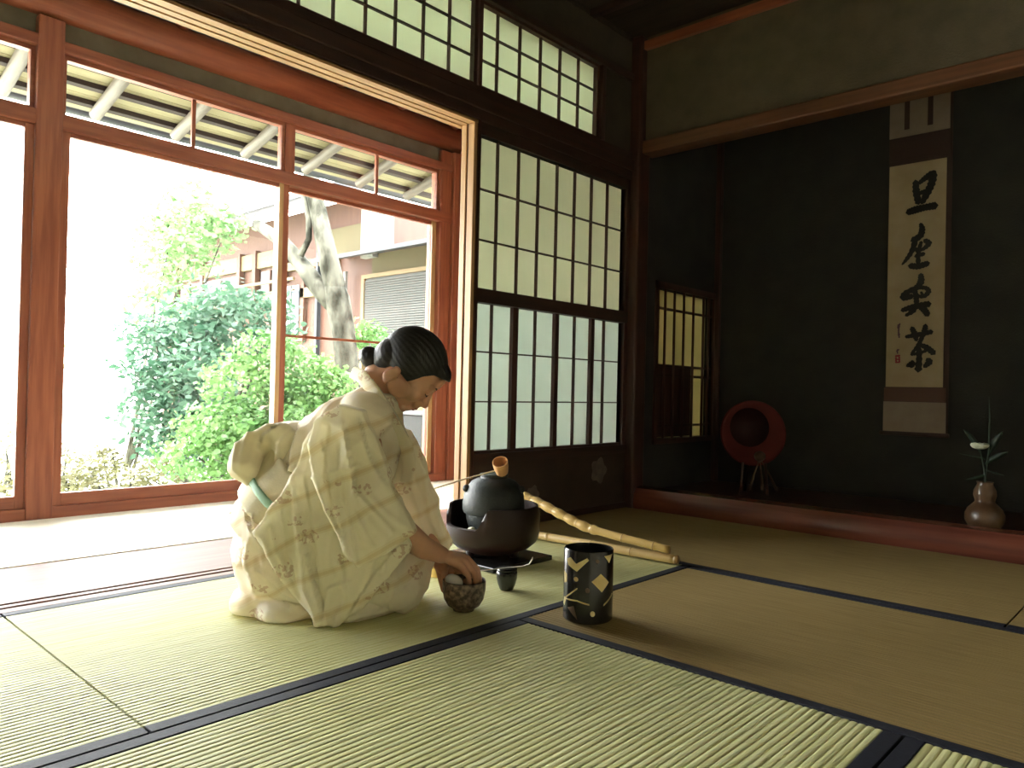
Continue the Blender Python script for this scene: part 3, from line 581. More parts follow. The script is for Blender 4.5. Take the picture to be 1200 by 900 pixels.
# black cylinder with gold leaf shapes
cy = at(690, 650, 2.045); CYL = Vector((cy[0], cy[1], .001)); CR, CH = .0665, .190
cn = empty('lacquer_container', tuple(CYL), 'tall black lacquered cylinder with gold diamond shapes on the straw mat', 'container')
obj('cylinder_body', MB().lathe([(0, 0), (CR-.004, 0), (CR, .004), (CR, CH-.003), (CR-.002, CH), (CR-.005, CH-.002), (CR-.005, .01), (0, .01)], 64), black_lq, cn); auto(bpy.data.objects['cylinder_body'], .6)
gold = mat('gold_leaf', (.80, .62, .26), .4, (.88, .74, .38), 25, metal=.0, spec=.6); gold_d = mat('brown_leaf', (.20, .13, .085), .5)
def inlay(poly, m, nm='gold_inlay'):
    bm = bmesh.new(); vs = []
    for cx, cyy in poly:
        xc = 340+16*(785-cyy)/610; s = max(-.985, min(.985, (cx-xc)/202)); vs.append(bm.verts.new((math.asin(s), CH*(785-cyy)/612, 0)))
    bm.faces.new(vs); bmesh.ops.triangulate(bm, faces=bm.faces)
    for _ in range(3): bmesh.ops.subdivide_edges(bm, edges=[e for e in bm.edges if e.calc_length() > .02], cuts=1); bmesh.ops.triangulate(bm, faces=bm.faces)
    g = bmesh.ops.extrude_face_region(bm, geom=bm.faces[:]); ext = {v for v in g['geom'] if isinstance(v, bmesh.types.BMVert)}
    for v in bm.verts:
        th, z = v.co.x, v.co.y; r = CR+(.0009 if v in ext else -.0002); a = toCam+th; v.co = (r*math.cos(a), r*math.sin(a), z)
    bmesh.ops.recalc_face_normals(bm, faces=bm.faces)
    me = bpy.data.meshes.new(nm); bm.to_mesh(me); bm.free(); return link(nm, me, m, cn)
def disc(cx, cyy, r): return [(cx+r*math.cos(t), cyy+r*1.2*math.sin(t)) for t in [2*math.pi*k/9 for k in range(9)]]
def ribb(pts, w):
    a = [(x, y-w/2) for x, y in pts]; return a+[(x, y+w/2) for x, y in pts[::-1]]
for pl_, m_ in (([(172, 255), (196, 232), (238, 280), (322, 222), (336, 240), (242, 345), (178, 300)], gold), ([(460, 208), (530, 205), (502, 272)], gold), ([(355, 420), (430, 355), (497, 435), (437, 512)], gold),
                (disc(405, 250, 14), gold_d), (disc(235, 410, 17), gold), (disc(322, 495, 18), gold_d), (disc(361, 690, 20), gold), ([(150, 370), (168, 385), (168, 455), (152, 470)], gold),
                ([(172, 665), (215, 640), (240, 748)], gold_d), (ribb([(150, 605), (190, 545), (243, 488)], 13), gold), (ribb([(158, 598), (240, 590), (336, 614)], 12), gold), (ribb([(452, 622), (490, 592), (530, 548)], 14), gold), ([(148, 590), (160, 600), (150, 660), (142, 650)], gold)):
    inlay(pl_, m_)
for k in range(14):                    # further shapes round the back
    t = math.radians(100+160*rng.random()); z = .02+.15*rng.random(); s = .008+.012*rng.random(); q = MB()
    v = [((CR+h)*math.cos(toCam+t+dx*s/CR), (CR+h)*math.sin(toCam+t+dx*s/CR), z+dy_*s) for h in (-.0002, .0009) for dx, dy_ in ((-1, 0), (0, -1.2), (1, 0), (0, 1.2))]
    q.add(v, [(0, 1, 2, 3), (7, 6, 5, 4), (0, 4, 5, 1), (1, 5, 6, 2), (2, 6, 7, 3), (3, 7, 4, 0)]); obj('gold_inlay', q, gold, cn)

# ================================================================== alcove things
YS = AD-.014
def onY(px, py, Y=YS):
    r = _f + _R*((px-600)/FPX) - _U*((py-450)/FPX); return CP+r*((Y-CP[1])/r[1])
sx0, sx1 = 1.040, 1.325
scr = empty('hanging_scroll', (1.18, YS, .42), 'tall calligraphy scroll hanging on the dark alcove wall', 'scroll')
def sb(nm, x0, x1, z0, z1, m, y=.0, t=.003): return obj(nm, B(x0-1.18, x1-1.18, y-t, y, z0-.42, z1-.42), m, scr)
sc_pale = mat('scroll_pale_silk', (.26, .20, .16), .8, (.30, .24, .19), 12); sc_dk = mat('scroll_dark_silk', (.065, .035, .030), .8); sc_band = mat('scroll_brown_band', (.11, .055, .045), .8); sc_paper = mat('scroll_paper', (.40, .31, .19), .85, (.45, .36, .24), 9)
sb('backing', sx0, sx1+.012, .44, 2.36, sc_dk, .008); sb('upper_silk', sx0, sx1, 1.985, 2.34, sc_pale); sb('lower_silk', sx0-.006, sx1+.004, .442, .598, sc_pale)
sb('brown_band', sx0-.004, sx1+.002, .600, .672, sc_band); sb('brown_band', sx0, sx1, 1.862, 1.98, sc_dk)
pap = sb('calligraphy_paper', sx0+.004, sx1-.012, .675, 1.838, sc_paper, .0, .004)
for x in (1.125, 1.235): sb('hanging_strip', x-.012, x+.012, 2.02, 2.34, sc_dk, -.005)
obj('roller', MB().tube([(sx0-1.20, -.006, .012), (sx1-1.16, -.006, .012)], .011, 14), sc_dk, scr, True)
obj('hanger_cord', MB().tube([(-.10, .0, 1.92), (0, .004, 2.06), (.10, .0, 1.92)], .002, 6), sc_dk, scr)
ink = mat('black_ink', (.008, .008, .009), .6); seal = mat('red_seal_ink', (.30, .03, .05), .7); ink_p = mat('thin_ink', (.12, .06, .09), .7)
def stroke(pts, parent, c, m=ink, nm='ink_stroke', lift=.0005):
    ox, oy, k = c; P = [(onY(ox+x/k, oy+y/k), w/k*.5) for x, y, w in pts]; X = [Vector((p[0], 0, p[2])) for p, w in P]; Wd = [w*4.68/FPX*.98 for p, w in P]
    n = 10; C_ = []
    for i in range(len(X)-1):
        p0, p1, p2, p3 = X[max(0, i-1)], X[i], X[i+1], X[min(len(X)-1, i+2)]
        for j in range(n):
            t = j/n; C_.append((.5*((2*p1)+(p2-p0)*t+(2*p0-5*p1+4*p2-p3)*t*t+(3*p1-p0-3*p2+p3)*t**3), Wd[i]*(1-t)+Wd[i+1]*t))
    C_.append((X[-1], Wd[-1])); v = []; L_ = []; R2 = []
    for i, (p, w) in enumerate(C_):
        d = (C_[min(i+1, len(C_)-1)][0]-C_[max(i-1, 0)][0]); d = d.normalized() if d.length > 0 else Vector((1, 0, 0)); nn = Vector((-d.z, 0, d.x))
        w = w*(1+.13*math.sin(i*1.7+p.x*90)); L_.append(p+nn*w); R2.append(p-nn*w)
    def capp(p, a, s): return [p+Vector((math.cos(a+s*k_*math.pi/6), 0, math.sin(a+s*k_*math.pi/6)))*Wc for k_ in range(1, 6)]
    d = (C_[-1][0]-C_[-2][0]).normalized(); Wc = C_[-1][1]; a0 = math.atan2(d.x, -d.z)
    out = L_+[C_[-1][0]+d*Wc*.8]+R2[::-1]; d0 = (C_[1][0]-C_[0][0]).normalized(); out = out+[C_[0][0]-d0*C_[0][1]*.8]
    # fan along the spine as quads
    k = len(C_); V = [(p.x-1.18, -.0045-lift, p.z-.42) for p in L_]+[(p.x-1.18, -.0045-lift, p.z-.42) for p in R2]; e1 = C_[-1][0]+d*Wc*.8; e0 = C_[0][0]-d0*C_[0][1]*.8
    V += [(e1.x-1.18, -.0045-lift, e1.z-.42), (e0.x-1.18, -.0045-lift, e0.z-.42)]
    F = [(i, i+1, k+i+1, k+i) for i in range(k-1)]+[(k-1, 2*k, 2*k-1), (0, k, 2*k+1)]
    n0 = len(V); V2 = V+[(x, y+.0006, z) for x, y, z in V]; F2 = F+[tuple(j+n0 for j in f[::-1]) for f in F]
    me = bpy.data.meshes.new(nm); me.from_pydata(V2, [], F2); return link(nm, me, m, parent)
c1 = (1030, 190, 6.92); c2 = (1030, 310, 6.43); li = 0
for c, ss_ in ((c1, [[(298, 158, 34), (305, 240, 46), (322, 330, 40)], [(325, 175, 24), (380, 130, 40), (440, 95, 46), (430, 170, 50), (395, 250, 48), (352, 330, 34)], [(330, 255, 30), (385, 235, 30)], [(240, 408, 44), (300, 388, 52), (380, 368, 46), (458, 355, 52)]]),
               (c1, [[(340, 502, 22), (352, 545, 40), (335, 600, 44), (275, 635, 40)], [(305, 610, 40), (270, 720, 34), (225, 790, 26), (190, 832, 10)], [(375, 635, 30), (405, 660, 40), (370, 700, 26), (330, 715, 22)], [(345, 650, 22), (322, 740, 30), (322, 840, 30)], [(300, 765, 26), (365, 745, 30)], [(255, 842, 40), (320, 845, 44), (398, 822, 38)], [(300, 700, 24), (325, 740, 24)]]),
               (c2, [[(318, 78, 30), (318, 130, 42), (285, 175, 36), (205, 215, 34), (190, 248, 44), (250, 240, 34)], [(290, 175, 22), (355, 178, 26), (375, 205, 32), (340, 240, 26), (285, 235, 20)], [(265, 180, 30), (282, 240, 34), (286, 300, 30)], [(178, 345, 28), (260, 320, 38), (378, 298, 40)], [(282, 305, 30), (258, 350, 34), (205, 385, 18)], [(305, 320, 24), (345, 345, 40), (368, 378, 36)], [(320, 210, 16), (330, 225, 16)]]),
               (c2, [[(208, 545, 22), (290, 530, 30), (398, 508, 30)], [(250, 478, 28), (270, 520, 36), (285, 570, 24)], [(352, 458, 26), (345, 500, 34), (318, 570, 24)], [(318, 570, 26), (290, 620, 24), (248, 672, 16)], [(300, 600, 20), (360, 625, 36), (415, 668, 36)], [(245, 680, 16), (300, 668, 22), (360, 650, 18)], [(300, 620, 30), (305, 700, 34), (298, 795, 44)], [(215, 765, 20), (255, 745, 40), (245, 770, 26)], [(345, 770, 24), (380, 735, 42), (368, 715, 28)]])):
    for s_ in ss_: li += 1; stroke(s_, scr, c, lift=.0004*(li % 5))
for s_ in ([(150, 455, 14), (146, 480, 10)], [(160, 445, 8), (150, 500, 9), (155, 550, 10)], [(145, 530, 8), (160, 525, 9)], [(135, 655, 9), (152, 640, 9)], [(140, 640, 7), (142, 670, 8)]): stroke(s_, scr, c2, ink_p, 'signature_stroke')
for s_ in ([(128, 690, 12), (158, 686, 12)], [(130, 700, 10), (132, 735, 10)], [(155, 695, 10), (156, 735, 10)], [(128, 738, 10), (158, 736, 10)], [(135, 715, 9), (152, 715, 9)]): stroke(s_, scr, c2, seal, 'red_seal')
# gourd vase with a white flower
VB = Vector((1.628, .16, .0855)); vs_ = empty('gourd_vase', tuple(VB), 'brown gourd shaped flower vase on the alcove floor', 'vase')
gm = mat('gourd_brown', (.08, .04, .018), .35, (.15, .085, .04), 14, bump=.3, bscale=40, spec=.6, coat=.3)
obj('vase_body', MB().lathe([(0, 0), (.045, 0), (.058, .01), (.071, .035), (.072, .06), (.062, .085), (.044, .103), (.036, .112), (.037, .122), (.042, .138), (.041, .158), (.032, .176), (.028, .186), (.031, .194), (.027, .194), (.024, .186), (0, .18)], 40), gm, vs_, True)
fl = empty('flower_spray', tuple(VB+Vector((0, 0, .185))), 'white camellia with dark leaves and a thin upright blade in the gourd vase', 'flower')
gr = mat('dark_stem_green', (.012, .028, .014), .5); pet = mat('white_petal', (.80, .80, .66), .6, trans=.2)
fc = Vector((-.02, -.01, .15))
obj('stem', MB().tube([(0, 0, -.08), (0, 0, .03), fc], [.003, .0025, .002], 6), gr, fl, True)
for k in range(7):
    a = 2*math.pi*k/7; d = Vector((math.cos(a), math.sin(a), .35)); obj('petal', MB().ell(fc+d*.014, (.022, .018, .012), 10, 6, rot=d.to_track_quat('X', 'Z').to_matrix()), pet, fl, True)
obj('flower_heart', MB().ell(fc+Vector((0, 0, .008)), (.008, .008, .007), 10, 6), mat('flower_yellow', (.6, .5, .15), .6), fl, True)
def blade(pts, w, nm='leaf'):
    mb = MB(); P = [Vector(p) for p in pts]; v = []
    for i, p in enumerate(P):
        s = i/(len(P)-1); ww = w*math.sin(math.pi*min(.98, .08+s*.9)); v += [p+Vector((ww, 0, 0)), p+Vector((0, -.002, 0)), p-Vector((ww, 0, 0)), p+Vector((0, .001, 0))]
    mb.add(v, [(4*i+a, 4*i+(a+1) % 4, 4*i+4+(a+1) % 4, 4*i+4+a) for i in range(len(P)-1) for a in range(4)]+[(3, 2, 1, 0), tuple(4*(len(P)-1)+a for a in range(4))])
    return obj(nm, mb, gr, fl, True)
blade([(0, 0, 0), (.01, 0, .14), (.012, 0, .26), (.008, 0, .36)], .004, 'blade')
for (x, z, dx, dz_, w) in ((0, .10, -.10, .02, .018), (0, .08, .08, .06, .02), (-.02, .13, -.06, .09, .014), (.01, .12, .05, .10, .014), (0, .04, -.07, -.03, .018), (.0, .06, .07, -.02, .016)):
    blade([(x, .0, z), (x+dx*.3, .004, z+dz_*.4), (x+dx*.7, -.004, z+dz_*.8), (x+dx, -.01, z+dz_)], w)
# round red fan on a stand
RD = Vector((.50, .42, .0855)); rf = empty('round_fan', tuple(RD), 'round dark red disc propped upright in the shadowy alcove with cord hanging', 'disc')
fr_m = mat('dark_red_lacquer', (.075, .007, .006), .6, (.11, .012, .009), 6, spec=.2); fr_d = mat('deep_red_center', (.022, .005, .006), .6, spec=.2)
nrm = Vector((-FH[0], -FH[1], .12)).normalized(); qt = nrm.to_track_quat('Z', 'Y').to_matrix()
def dsk(prof, n=48, off=(0, 0, 0)):
    mb = MB().lathe(prof, n); mb.v = [tuple(qt @ (Vector(p)+Vector(off))+Vector((0, 0, .325))) for p in mb.v]; return mb
obj('disc', dsk([(0, -.008), (.165, -.008), (.176, 0), (.176, .010), (.168, .014), (.155, .008), (0, .007)]), fr_m, rf, True)
obj('dark_roundel', dsk([(.105, .0075), (.105, .0095), (0, .010)], off=(-.02, .03, 0)), fr_d, rf, True)
sd = mat('stand_wood', (.05, .02, .015), .4)
for s in (-1, 1):
    b0 = Vector(RH.tolist()+[0])*.06*s+Vector((-FH[0], -FH[1], 0))*.03; obj('stand_leg', MB().tube([b0+Vector((0, 0, .17)), b0*1.2], [.007, .008], 8), sd, rf, True)
obj('stand_back', MB().tube([Vector((FH[0], FH[1], 0))*.03+Vector((0, 0, .22)), Vector((FH[0], FH[1], 0))*.12], .008, 8), sd, rf, True)
cdm = mat('gold_cord', (.08, .045, .025), .6); k0 = nrm*.03+Vector((RH[0], RH[1], 0))*.03
obj('cord_knot', MB().ell(k0+Vector((0, 0, .20)), (.03, .03, .028), 14, 8), cdm, rf, True)
for dx in (-.03, .01, .055): obj('tassel', MB().tube([k0+Vector((0, 0, .19)), k0+Vector((RH[0], RH[1], 0))*dx+Vector((0, 0, .10)), k0+Vector((RH[0], RH[1], 0))*dx*1.7+Vector((0, 0, .02))], [.004, .005, .009], 8), cdm, rf, True)
# ================================================================== the kneeling woman
DP = 2.12; PB = at(400, 600, DP); PBase = Vector((PB[0], PB[1], .002))
per = empty('person', tuple(PBase), 'woman in a cream patterned kimono kneeling and leaning over a tea bowl', 'person'); per.rotation_euler = (0, 0, YAW)
def Lp(px, py, b=0.):
    w = at(px, py, DP+b)-np.array([PBase.x, PBase.y, PBase.z]); return Vector((w[0]*RH[0]+w[1]*RH[1], w[0]*FH[0]+w[1]*FH[1], w[2]))
def rings(mb, R_, n=28):              # elliptical sections: centre, half width sideways, half thickness in the side view
    P = [Vector(r[0]) for r in R_]; v = []
    for i, (c, rb, rp) in enumerate(R_):
        t = (P[min(i+1, len(P)-1)]-P[max(i-1, 0)]).normalized(); a = Vector((0, 1, 0)); a = (a-t*a.dot(t)).normalized(); b = t.cross(a)
        for k in range(n):
            th = 2*math.pi*k/n; v.append(Vector(c)+a*math.cos(th)*rb+b*math.sin(th)*rp)
    m = len(R_); return mb.add(v, [(i*n+k, i*n+(k+1) % n, (i+1)*n+(k+1) % n, (i+1)*n+k) for i in range(m-1) for k in range(n)]+[tuple(range(n-1, -1, -1)), tuple((m-1)*n+k for k in range(n))])
def chain(mb, pts, n=12):             # limb: (point, radius) with round ends and joints
    for p, r in pts: mb.ell(p, (r, r, r), n, 8)
    mb.tube([p for p, r in pts], [r for p, r in pts], n); return mb
def slab(mb, poly, b0, b1):
    pts = [Lp(x, y, b0) for x, y in poly]; n = len(pts)
    v = [(p.x, b0, p.z) for p in pts]+[(p.x, b1, p.z) for p in pts]
    return mb.add(v, [tuple(range(n-1, -1, -1)), tuple(range(n, 2*n))]+[(k, (k+1) % n, n+(k+1) % n, n+k) for k in range(n)])
def remesh(mb, name, vox, smooth=4, fn=None, sf=.5):
    fn = fn or (lambda co, no: co)
    me = mb.mesh(name+'_tmp'); o = bpy.data.objects.new('tmp', me); COL.objects.link(o)
    r = o.modifiers.new('r', 'REMESH'); r.mode = 'VOXEL'; r.voxel_size = vox; r.use_smooth_shade = True
    if smooth: s = o.modifiers.new('s', 'SMOOTH'); s.iterations = smooth; s.factor = sf
    dg = bpy.context.evaluated_depsgraph_get(); m2 = bpy.data.meshes.new_from_object(o.evaluated_get(dg)); m2.name = name
    bpy.data.objects.remove(o); bpy.data.meshes.remove(me)
    if fn:
        n = len(m2.vertices); co = np.empty(n*3, np.float32); no = np.empty(n*3, np.float32); m2.vertices.foreach_get('co', co); m2.vertices.foreach_get('normal', no)
        co = fn(co.reshape(-1, 3).astype(float), no.reshape(-1, 3).astype(float)); co[:, 2] = np.maximum(co[:, 2], .0008); m2.vertices.foreach_set('co', co.astype(np.float32).ravel()); m2.update()
    return m2
# --- kimono cloth
kim = bpy.data.materials.new('kimono_cloth'); kim.use_nodes = True; n = kim.node_tree; b = n.nodes['Principled BSDF']; b.inputs['Roughness'].default_value = .75; b.inputs['Specular IOR Level'].default_value = .2; b.inputs['Sheen Weight'].default_value = .15
tcn = n.nodes.new('ShaderNodeTexCoord'); sp = n.nodes.new('ShaderNodeSeparateXYZ'); n.links.new(tcn.outputs['Object'], sp.inputs[0])
def mth(op, a, b_=None, c_=None):
    m = n.nodes.new('ShaderNodeMath'); m.operation = op
    for i, x in enumerate((a, b_, c_)):
        if x is None: continue
        if isinstance(x, (int, float)): m.inputs[i].default_value = x
        else: n.links.new(x, m.inputs[i])
    return m.outputs[0]
ns = n.nodes.new('ShaderNodeTexNoise'); ns.inputs['Scale'].default_value = 5; n.links.new(tcn.outputs['Object'], ns.inputs[0])
s_ = mth('ADD', mth('MULTIPLY', sp.outputs['X'], -.42), mth('MULTIPLY', sp.outputs['Z'], .90)); s_ = mth('ADD', s_, mth('MULTIPLY', ns.outputs['Fac'], .05))
fr_ = mth('FRACT', mth('DIVIDE', s_, .098)); st1 = mth('LESS_THAN', mth('ABSOLUTE', mth('SUBTRACT', fr_, .5)), .045)
st2 = mth('MULTIPLY', mth('LESS_THAN', mth('ABSOLUTE', mth('SUBTRACT', fr_, .5)), .10), .18); stp = mth('MAXIMUM', mth('MULTIPLY', st1, .42), st2)
vo = n.nodes.new('ShaderNodeTexVoronoi'); vo.inputs['Scale'].default_value = 13; mp = n.nodes.new('ShaderNodeMapping'); mp.inputs['Rotation'].default_value = (0, .45, 0); mp.inputs['Scale'].default_value = (.75, .75, 1.25)
n.links.new(tcn.outputs['Object'], mp.inputs[0]); n.links.new(mp.outputs[0], vo.inputs[0])
n2 = n.nodes.new('ShaderNodeTexNoise'); n2.inputs['Scale'].default_value = 95; n2.inputs['Detail'].default_value = 2; n.links.new(tcn.outputs['Object'], n2.inputs[0])
sprig = mth('MULTIPLY', mth('LESS_THAN', vo.outputs['Distance'], .30), mth('GREATER_THAN', n2.outputs['Fac'], .515)); sprig = mth('MULTIPLY', sprig, .5)
m1 = n.nodes.new('ShaderNodeMix'); m1.data_type = 'RGBA'; m1.inputs[6].default_value = (.92, .87, .70, 1); m1.inputs[7].default_value = (.62, .46, .15, 1); n.links.new(stp, m1.inputs[0])
m2_ = n.nodes.new('ShaderNodeMix'); m2_.data_type = 'RGBA'; m2_.inputs[7].default_value = (.50, .28, .17, 1); n.links.new(m1.outputs[2], m2_.inputs[6]); n.links.new(sprig, m2_.inputs[0])
n.links.new(m2_.outputs[2], b.inputs['Base Color'])
n3 = n.nodes.new('ShaderNodeTexNoise'); n3.inputs['Scale'].default_value = 9; n3.inputs['Detail'].default_value = 5; n.links.new(tcn.outputs['Object'], n3.inputs[0])
bp_ = n.nodes.new('ShaderNodeBump'); bp_.inputs['Strength'].default_value = .35; bp_.inputs['Distance'].default_value = .02; n.links.new(n3.outputs['Fac'], bp_.inputs['Height']); n.links.new(bp_.outputs[0], b.inputs['Normal'])
tl = n.nodes.new('ShaderNodeBsdfTranslucent'); mx = n.nodes.new('ShaderNodeMixShader'); mx.inputs[0].default_value = .40; n.links.new(m2_.outputs[2], tl.inputs[0]); n.links.new(b.outputs[0], mx.inputs[1]); n.links.new(tl.outputs[0], mx.inputs[2]); n.links.new(mx.outputs[0], n.nodes['Material Output'].inputs[0])
TOR = [((322, 628), .185, .13), ((345, 592), .165, .14), ((378, 556), .15, .145), ((410, 525), .165, .150), ((432, 494), .165, .118), ((446, 468), .10, .065), ((449, 458), .06, .045)]
def T_(k=1.0, sl=slice(None), dr=0): return [(Lp(*c), rb*k+dr, rp*k+dr) for c, rb, rp in TOR[sl]]
def foldfn(lines, wobk=1.0):
    L_ = [([Lp(x, y, l[3]) for x, y in l[0]], l[1]*1.5, l[2]*.8, l[4] if len(l) > 4 else 'r') for l in lines]
    def fn(co, no):
        d = np.zeros(len(co)); near = np.clip(-no[:, 1]*1.6+.1, 0, 1)
        for pts, amp, w, kind in L_:
            best = np.full(len(co), 9.); side = np.zeros(len(co))
            for a, c in zip(pts[:-1], pts[1:]):
                a_ = np.array([a.x, a.z]); ab = np.array([c.x, c.z])-a_; q = co[:, [0, 2]]-a_; t = np.clip(q @ ab/(ab @ ab), 0, 1)
                dd = np.linalg.norm(q-t[:, None]*ab, axis=1); sd = np.sign(ab[0]*q[:, 1]-ab[1]*q[:, 0]); m = dd < best; best = np.where(m, dd, best); side = np.where(m, sd, side)
            if kind == 'r': d += amp*(.45*np.exp(-(best/w)**2)+.55*np.exp(-best/(w*.75)))
            else: d += np.where(side > 0, amp*np.exp(-best/(w*2.2)), -amp*.5*np.exp(-best/(w*1.2)))
        x, y, z = co.T
        wob = .0022*np.sin(x*38+z*17+3*np.sin(z*23))+.0018*np.sin(z*52-x*21+2*np.sin(x*31+y*19))
        u_ = x*.9+z*.45; v_ = z*.9-x*.45
        wob = wob+.0030*(1-np.abs(np.sin(u_*33+2.2*np.sin(v_*14)+y*9)))**3+.0026*(1-np.abs(np.sin(v_*27+2.6*np.sin(u_*11+1.3)-y*7)))**3
        co = co+no*(d*near+wob*wobk)[:, None]
        co[:, 2] = np.maximum(co[:, 2], .0008); return co
    return fn
kb_ = MB()
rings(kb_, T_())
kb_.ell(Lp(330, 640), (.125, .185, .155), 28, 16)
rings(kb_, [(Lp(296, 655), .13, .085), (Lp(318, 650), .185, .135), (Lp(365, 650), .20, .14), (Lp(420, 658), .195, .125), (Lp(462, 668), .18, .100), (Lp(484, 676), .165, .080), (Lp(496, 682), .13, .055)])
kb_.ell(Lp(478, 677), (.060, .175, .082), 24, 14)
kb_.ell(Lp(312, 697), (.085, .165, .045), 24, 12); kb_.ell(Lp(350, 700), (.12, .195, .050), 24, 12); kb_.ell(Lp(420, 695), (.14, .195, .06), 24, 12)
# shoulders and upper arms inside the sleeves
for s, pts in ((-1, [(428, 490, -.10, .075), (412, 520, -.155, .066), (424, 560, -.165, .052)]), (1, [(440, 492, .10, .075), (452, 520, .16, .075), (470, 565, .17, .06)])):
    chain(kb_, [(Lp(x, y, b_), r) for x, y, b_, r in pts], 20)
kfolds = [([(351, 507), (340, 540), (332, 566)], .007, .010, -.17), ([(373, 507), (352, 545), (340, 575)], .007, .009, -.17), ([(300, 600), (292, 650), (300, 690)], .006, .012, -.17),
          ([(305, 668), (330, 690), (350, 705)], .007, .010, -.19), ([(300, 690), (320, 708), (345, 716)], .006, .008, -.19), ([(430, 640), (450, 680), (455, 715)], .006, .012, -.19), ([(480, 640), (488, 670), (484, 700)], .005, .010, -.18), ([(462, 640), (470, 690)], -.006, .010, -.18),
          ([(400, 460), (370, 490), (345, 520)], .005, .012, -.14), ([(325, 600), (318, 640), (330, 680)], -.006, .012, -.19), ([(345, 640), (335, 690)], .006, .010, -.2), ([(310, 640), (288, 610), (282, 590)], .008, .007, -.18, 's'), ([(286, 655), (305, 690), (335, 712)], .007, .008, -.18, 's'), ([(360, 722), (410, 728), (470, 718)], .005, .006, -.2), ([(440, 716), (475, 690), (498, 660)], .006, .008, -.19, 's'), ([(385, 470), (352, 505), (338, 548)], .006, .007, -.15, 's'), ([(418, 455), (392, 475), (375, 500)], .006, .007, -.12), ([(300, 570), (296, 620), (312, 660)], .007, .008, -.18)]
km = link('kimono', remesh(kb_, 'kimono', .0055, 5, foldfn(kfolds)), kim, per)
# sleeves
sb_ = MB(); slab(sb_, [(366, 494), (396, 474), (424, 482), (443, 520), (456, 566), (472, 600), (487, 626), (452, 648), (418, 669), (400, 640), (385, 610), (366, 560), (360, 525)], -.245, -.185)
chain(sb_, [(Lp(x, y, b_), r) for x, y, b_, r in [(404, 500, -.165, .050), (424, 540, -.185, .050), (444, 585, -.200, .044), (462, 615, -.200, .034)]], 20)
sfl = [([(418, 575), (412, 540), (405, 498)], .011, .010, -.24, 's'), ([(418, 575), (440, 600), (460, 622)], .007, .008, -.24), ([(452, 565), (436, 540), (424, 500)], .007, .009, -.24, 's'), ([(405, 585), (412, 620), (418, 660)], .006, .006, -.24), ([(378, 520), (388, 580), (405, 640)], .006, .006, -.24, 's'), ([(384, 500), (378, 560), (395, 620)], -.008, .012, -.24), ([(395, 520), (400, 580), (425, 640)], -.006, .014, -.24), ([(430, 575), (452, 600), (478, 618)], .007, .010, -.24), ([(420, 600), (440, 635)], -.006, .010, -.24), ([(366, 540), (385, 600), (412, 655)], .006, .008, -.24), ([(365, 560), (420, 545)], .003, .006, -.24)]
link('sleeve_front', remesh(sb_, 'sleeve_front', .0045, 4, foldfn(sfl)), kim, per)
sb_ = MB(); slab(sb_, [(345, 548), (362, 505), (385, 490), (410, 520), (440, 570), (470, 620), (482, 642), (452, 680), (425, 712), (392, 737), (372, 730), (350, 706), (326, 672), (302, 634), (300, 625), (322, 592)], -.205, -.165)
sfl = [([(344, 560), (350, 620), (358, 690), (375, 730)], .010, .008, -.2), ([(356, 560), (366, 640), (378, 720)], -.008, .010, -.2), ([(342, 565), (300, 627)], .007, .007, -.2), ([(330, 600), (336, 650), (352, 700)], -.008, .011, -.2), ([(318, 618), (335, 670)], .006, .006, -.2), ([(380, 725), (362, 660), (352, 590)], .008, .008, -.2, 's'), ([(345, 705), (322, 660), (308, 628)], .006, .006, -.2), ([(410, 680), (385, 690), (378, 725)], .006, .006, -.2), ([(465, 640), (440, 670), (415, 710)], .006, .008, -.2, 's'), ([(400, 660), (405, 700), (392, 732)], .008, .010, -.2), ([(440, 650), (425, 700)], -.006, .010, -.2), ([(455, 640), (450, 670)], .006, .008, -.2)]
link('sleeve_pouch', remesh(sb_, 'sleeve_pouch', .0045, 4, foldfn(sfl)), kim, per)
sb_ = MB(); slab(sb_, [(462, 500), (478, 505), (490, 530), (498, 552), (513, 600), (527, 644), (506, 652), (488, 642), (470, 615), (455, 590), (442, 545)], .098, .185)
chain(sb_, [(Lp(x, y, b_), r) for x, y, b_, r in [(458, 515, .14, .058), (474, 560, .15, .05), (492, 605, .145, .04)]], 18)
link('sleeve_far', remesh(sb_, 'sleeve_far', .0055, 5, foldfn([([(470, 530), (485, 580), (505, 640)], .007, .010, .1), ([(485, 560), (500, 600)], -.006, .009, .1), ([(498, 560), (506, 610), (520, 640)], .006, .007, .1)])), kim, per)
# collar band
cm_ = MB()
for s in (-1, 1):
    pts = [Lp(413, 436, 0), Lp(424, 441, s*.045), Lp(440, 462, s*.078), Lp(458, 492, s*.080), Lp(476, 522, s*.05), Lp(480, 545, s*.02), Lp(476, 566, s*.0)]
    cm_.tube(pts, [.019, .021, .022, .023, .022, .02, .018], 12, sc=(.30, 1.0), up=(0, 1, 0))
link('collar', remesh(cm_, 'collar', .0035, 3), kim, per)
uc = MB()
for s in (-1, 1):
    uc.tube([Lp(419, 437, 0), Lp(429, 443, s*.040), Lp(444, 463, s*.068), Lp(462, 490, s*.068), Lp(476, 514, s*.04)], [.017, .017, .017, .016, .012], 10, sc=(.25, 1.0), up=(0, 1, 0))
link('under_collar', remesh(uc, 'under_collar', .0035, 3), mat('under_collar_cloth', (.66, .62, .50), .8, trans=.15), per)
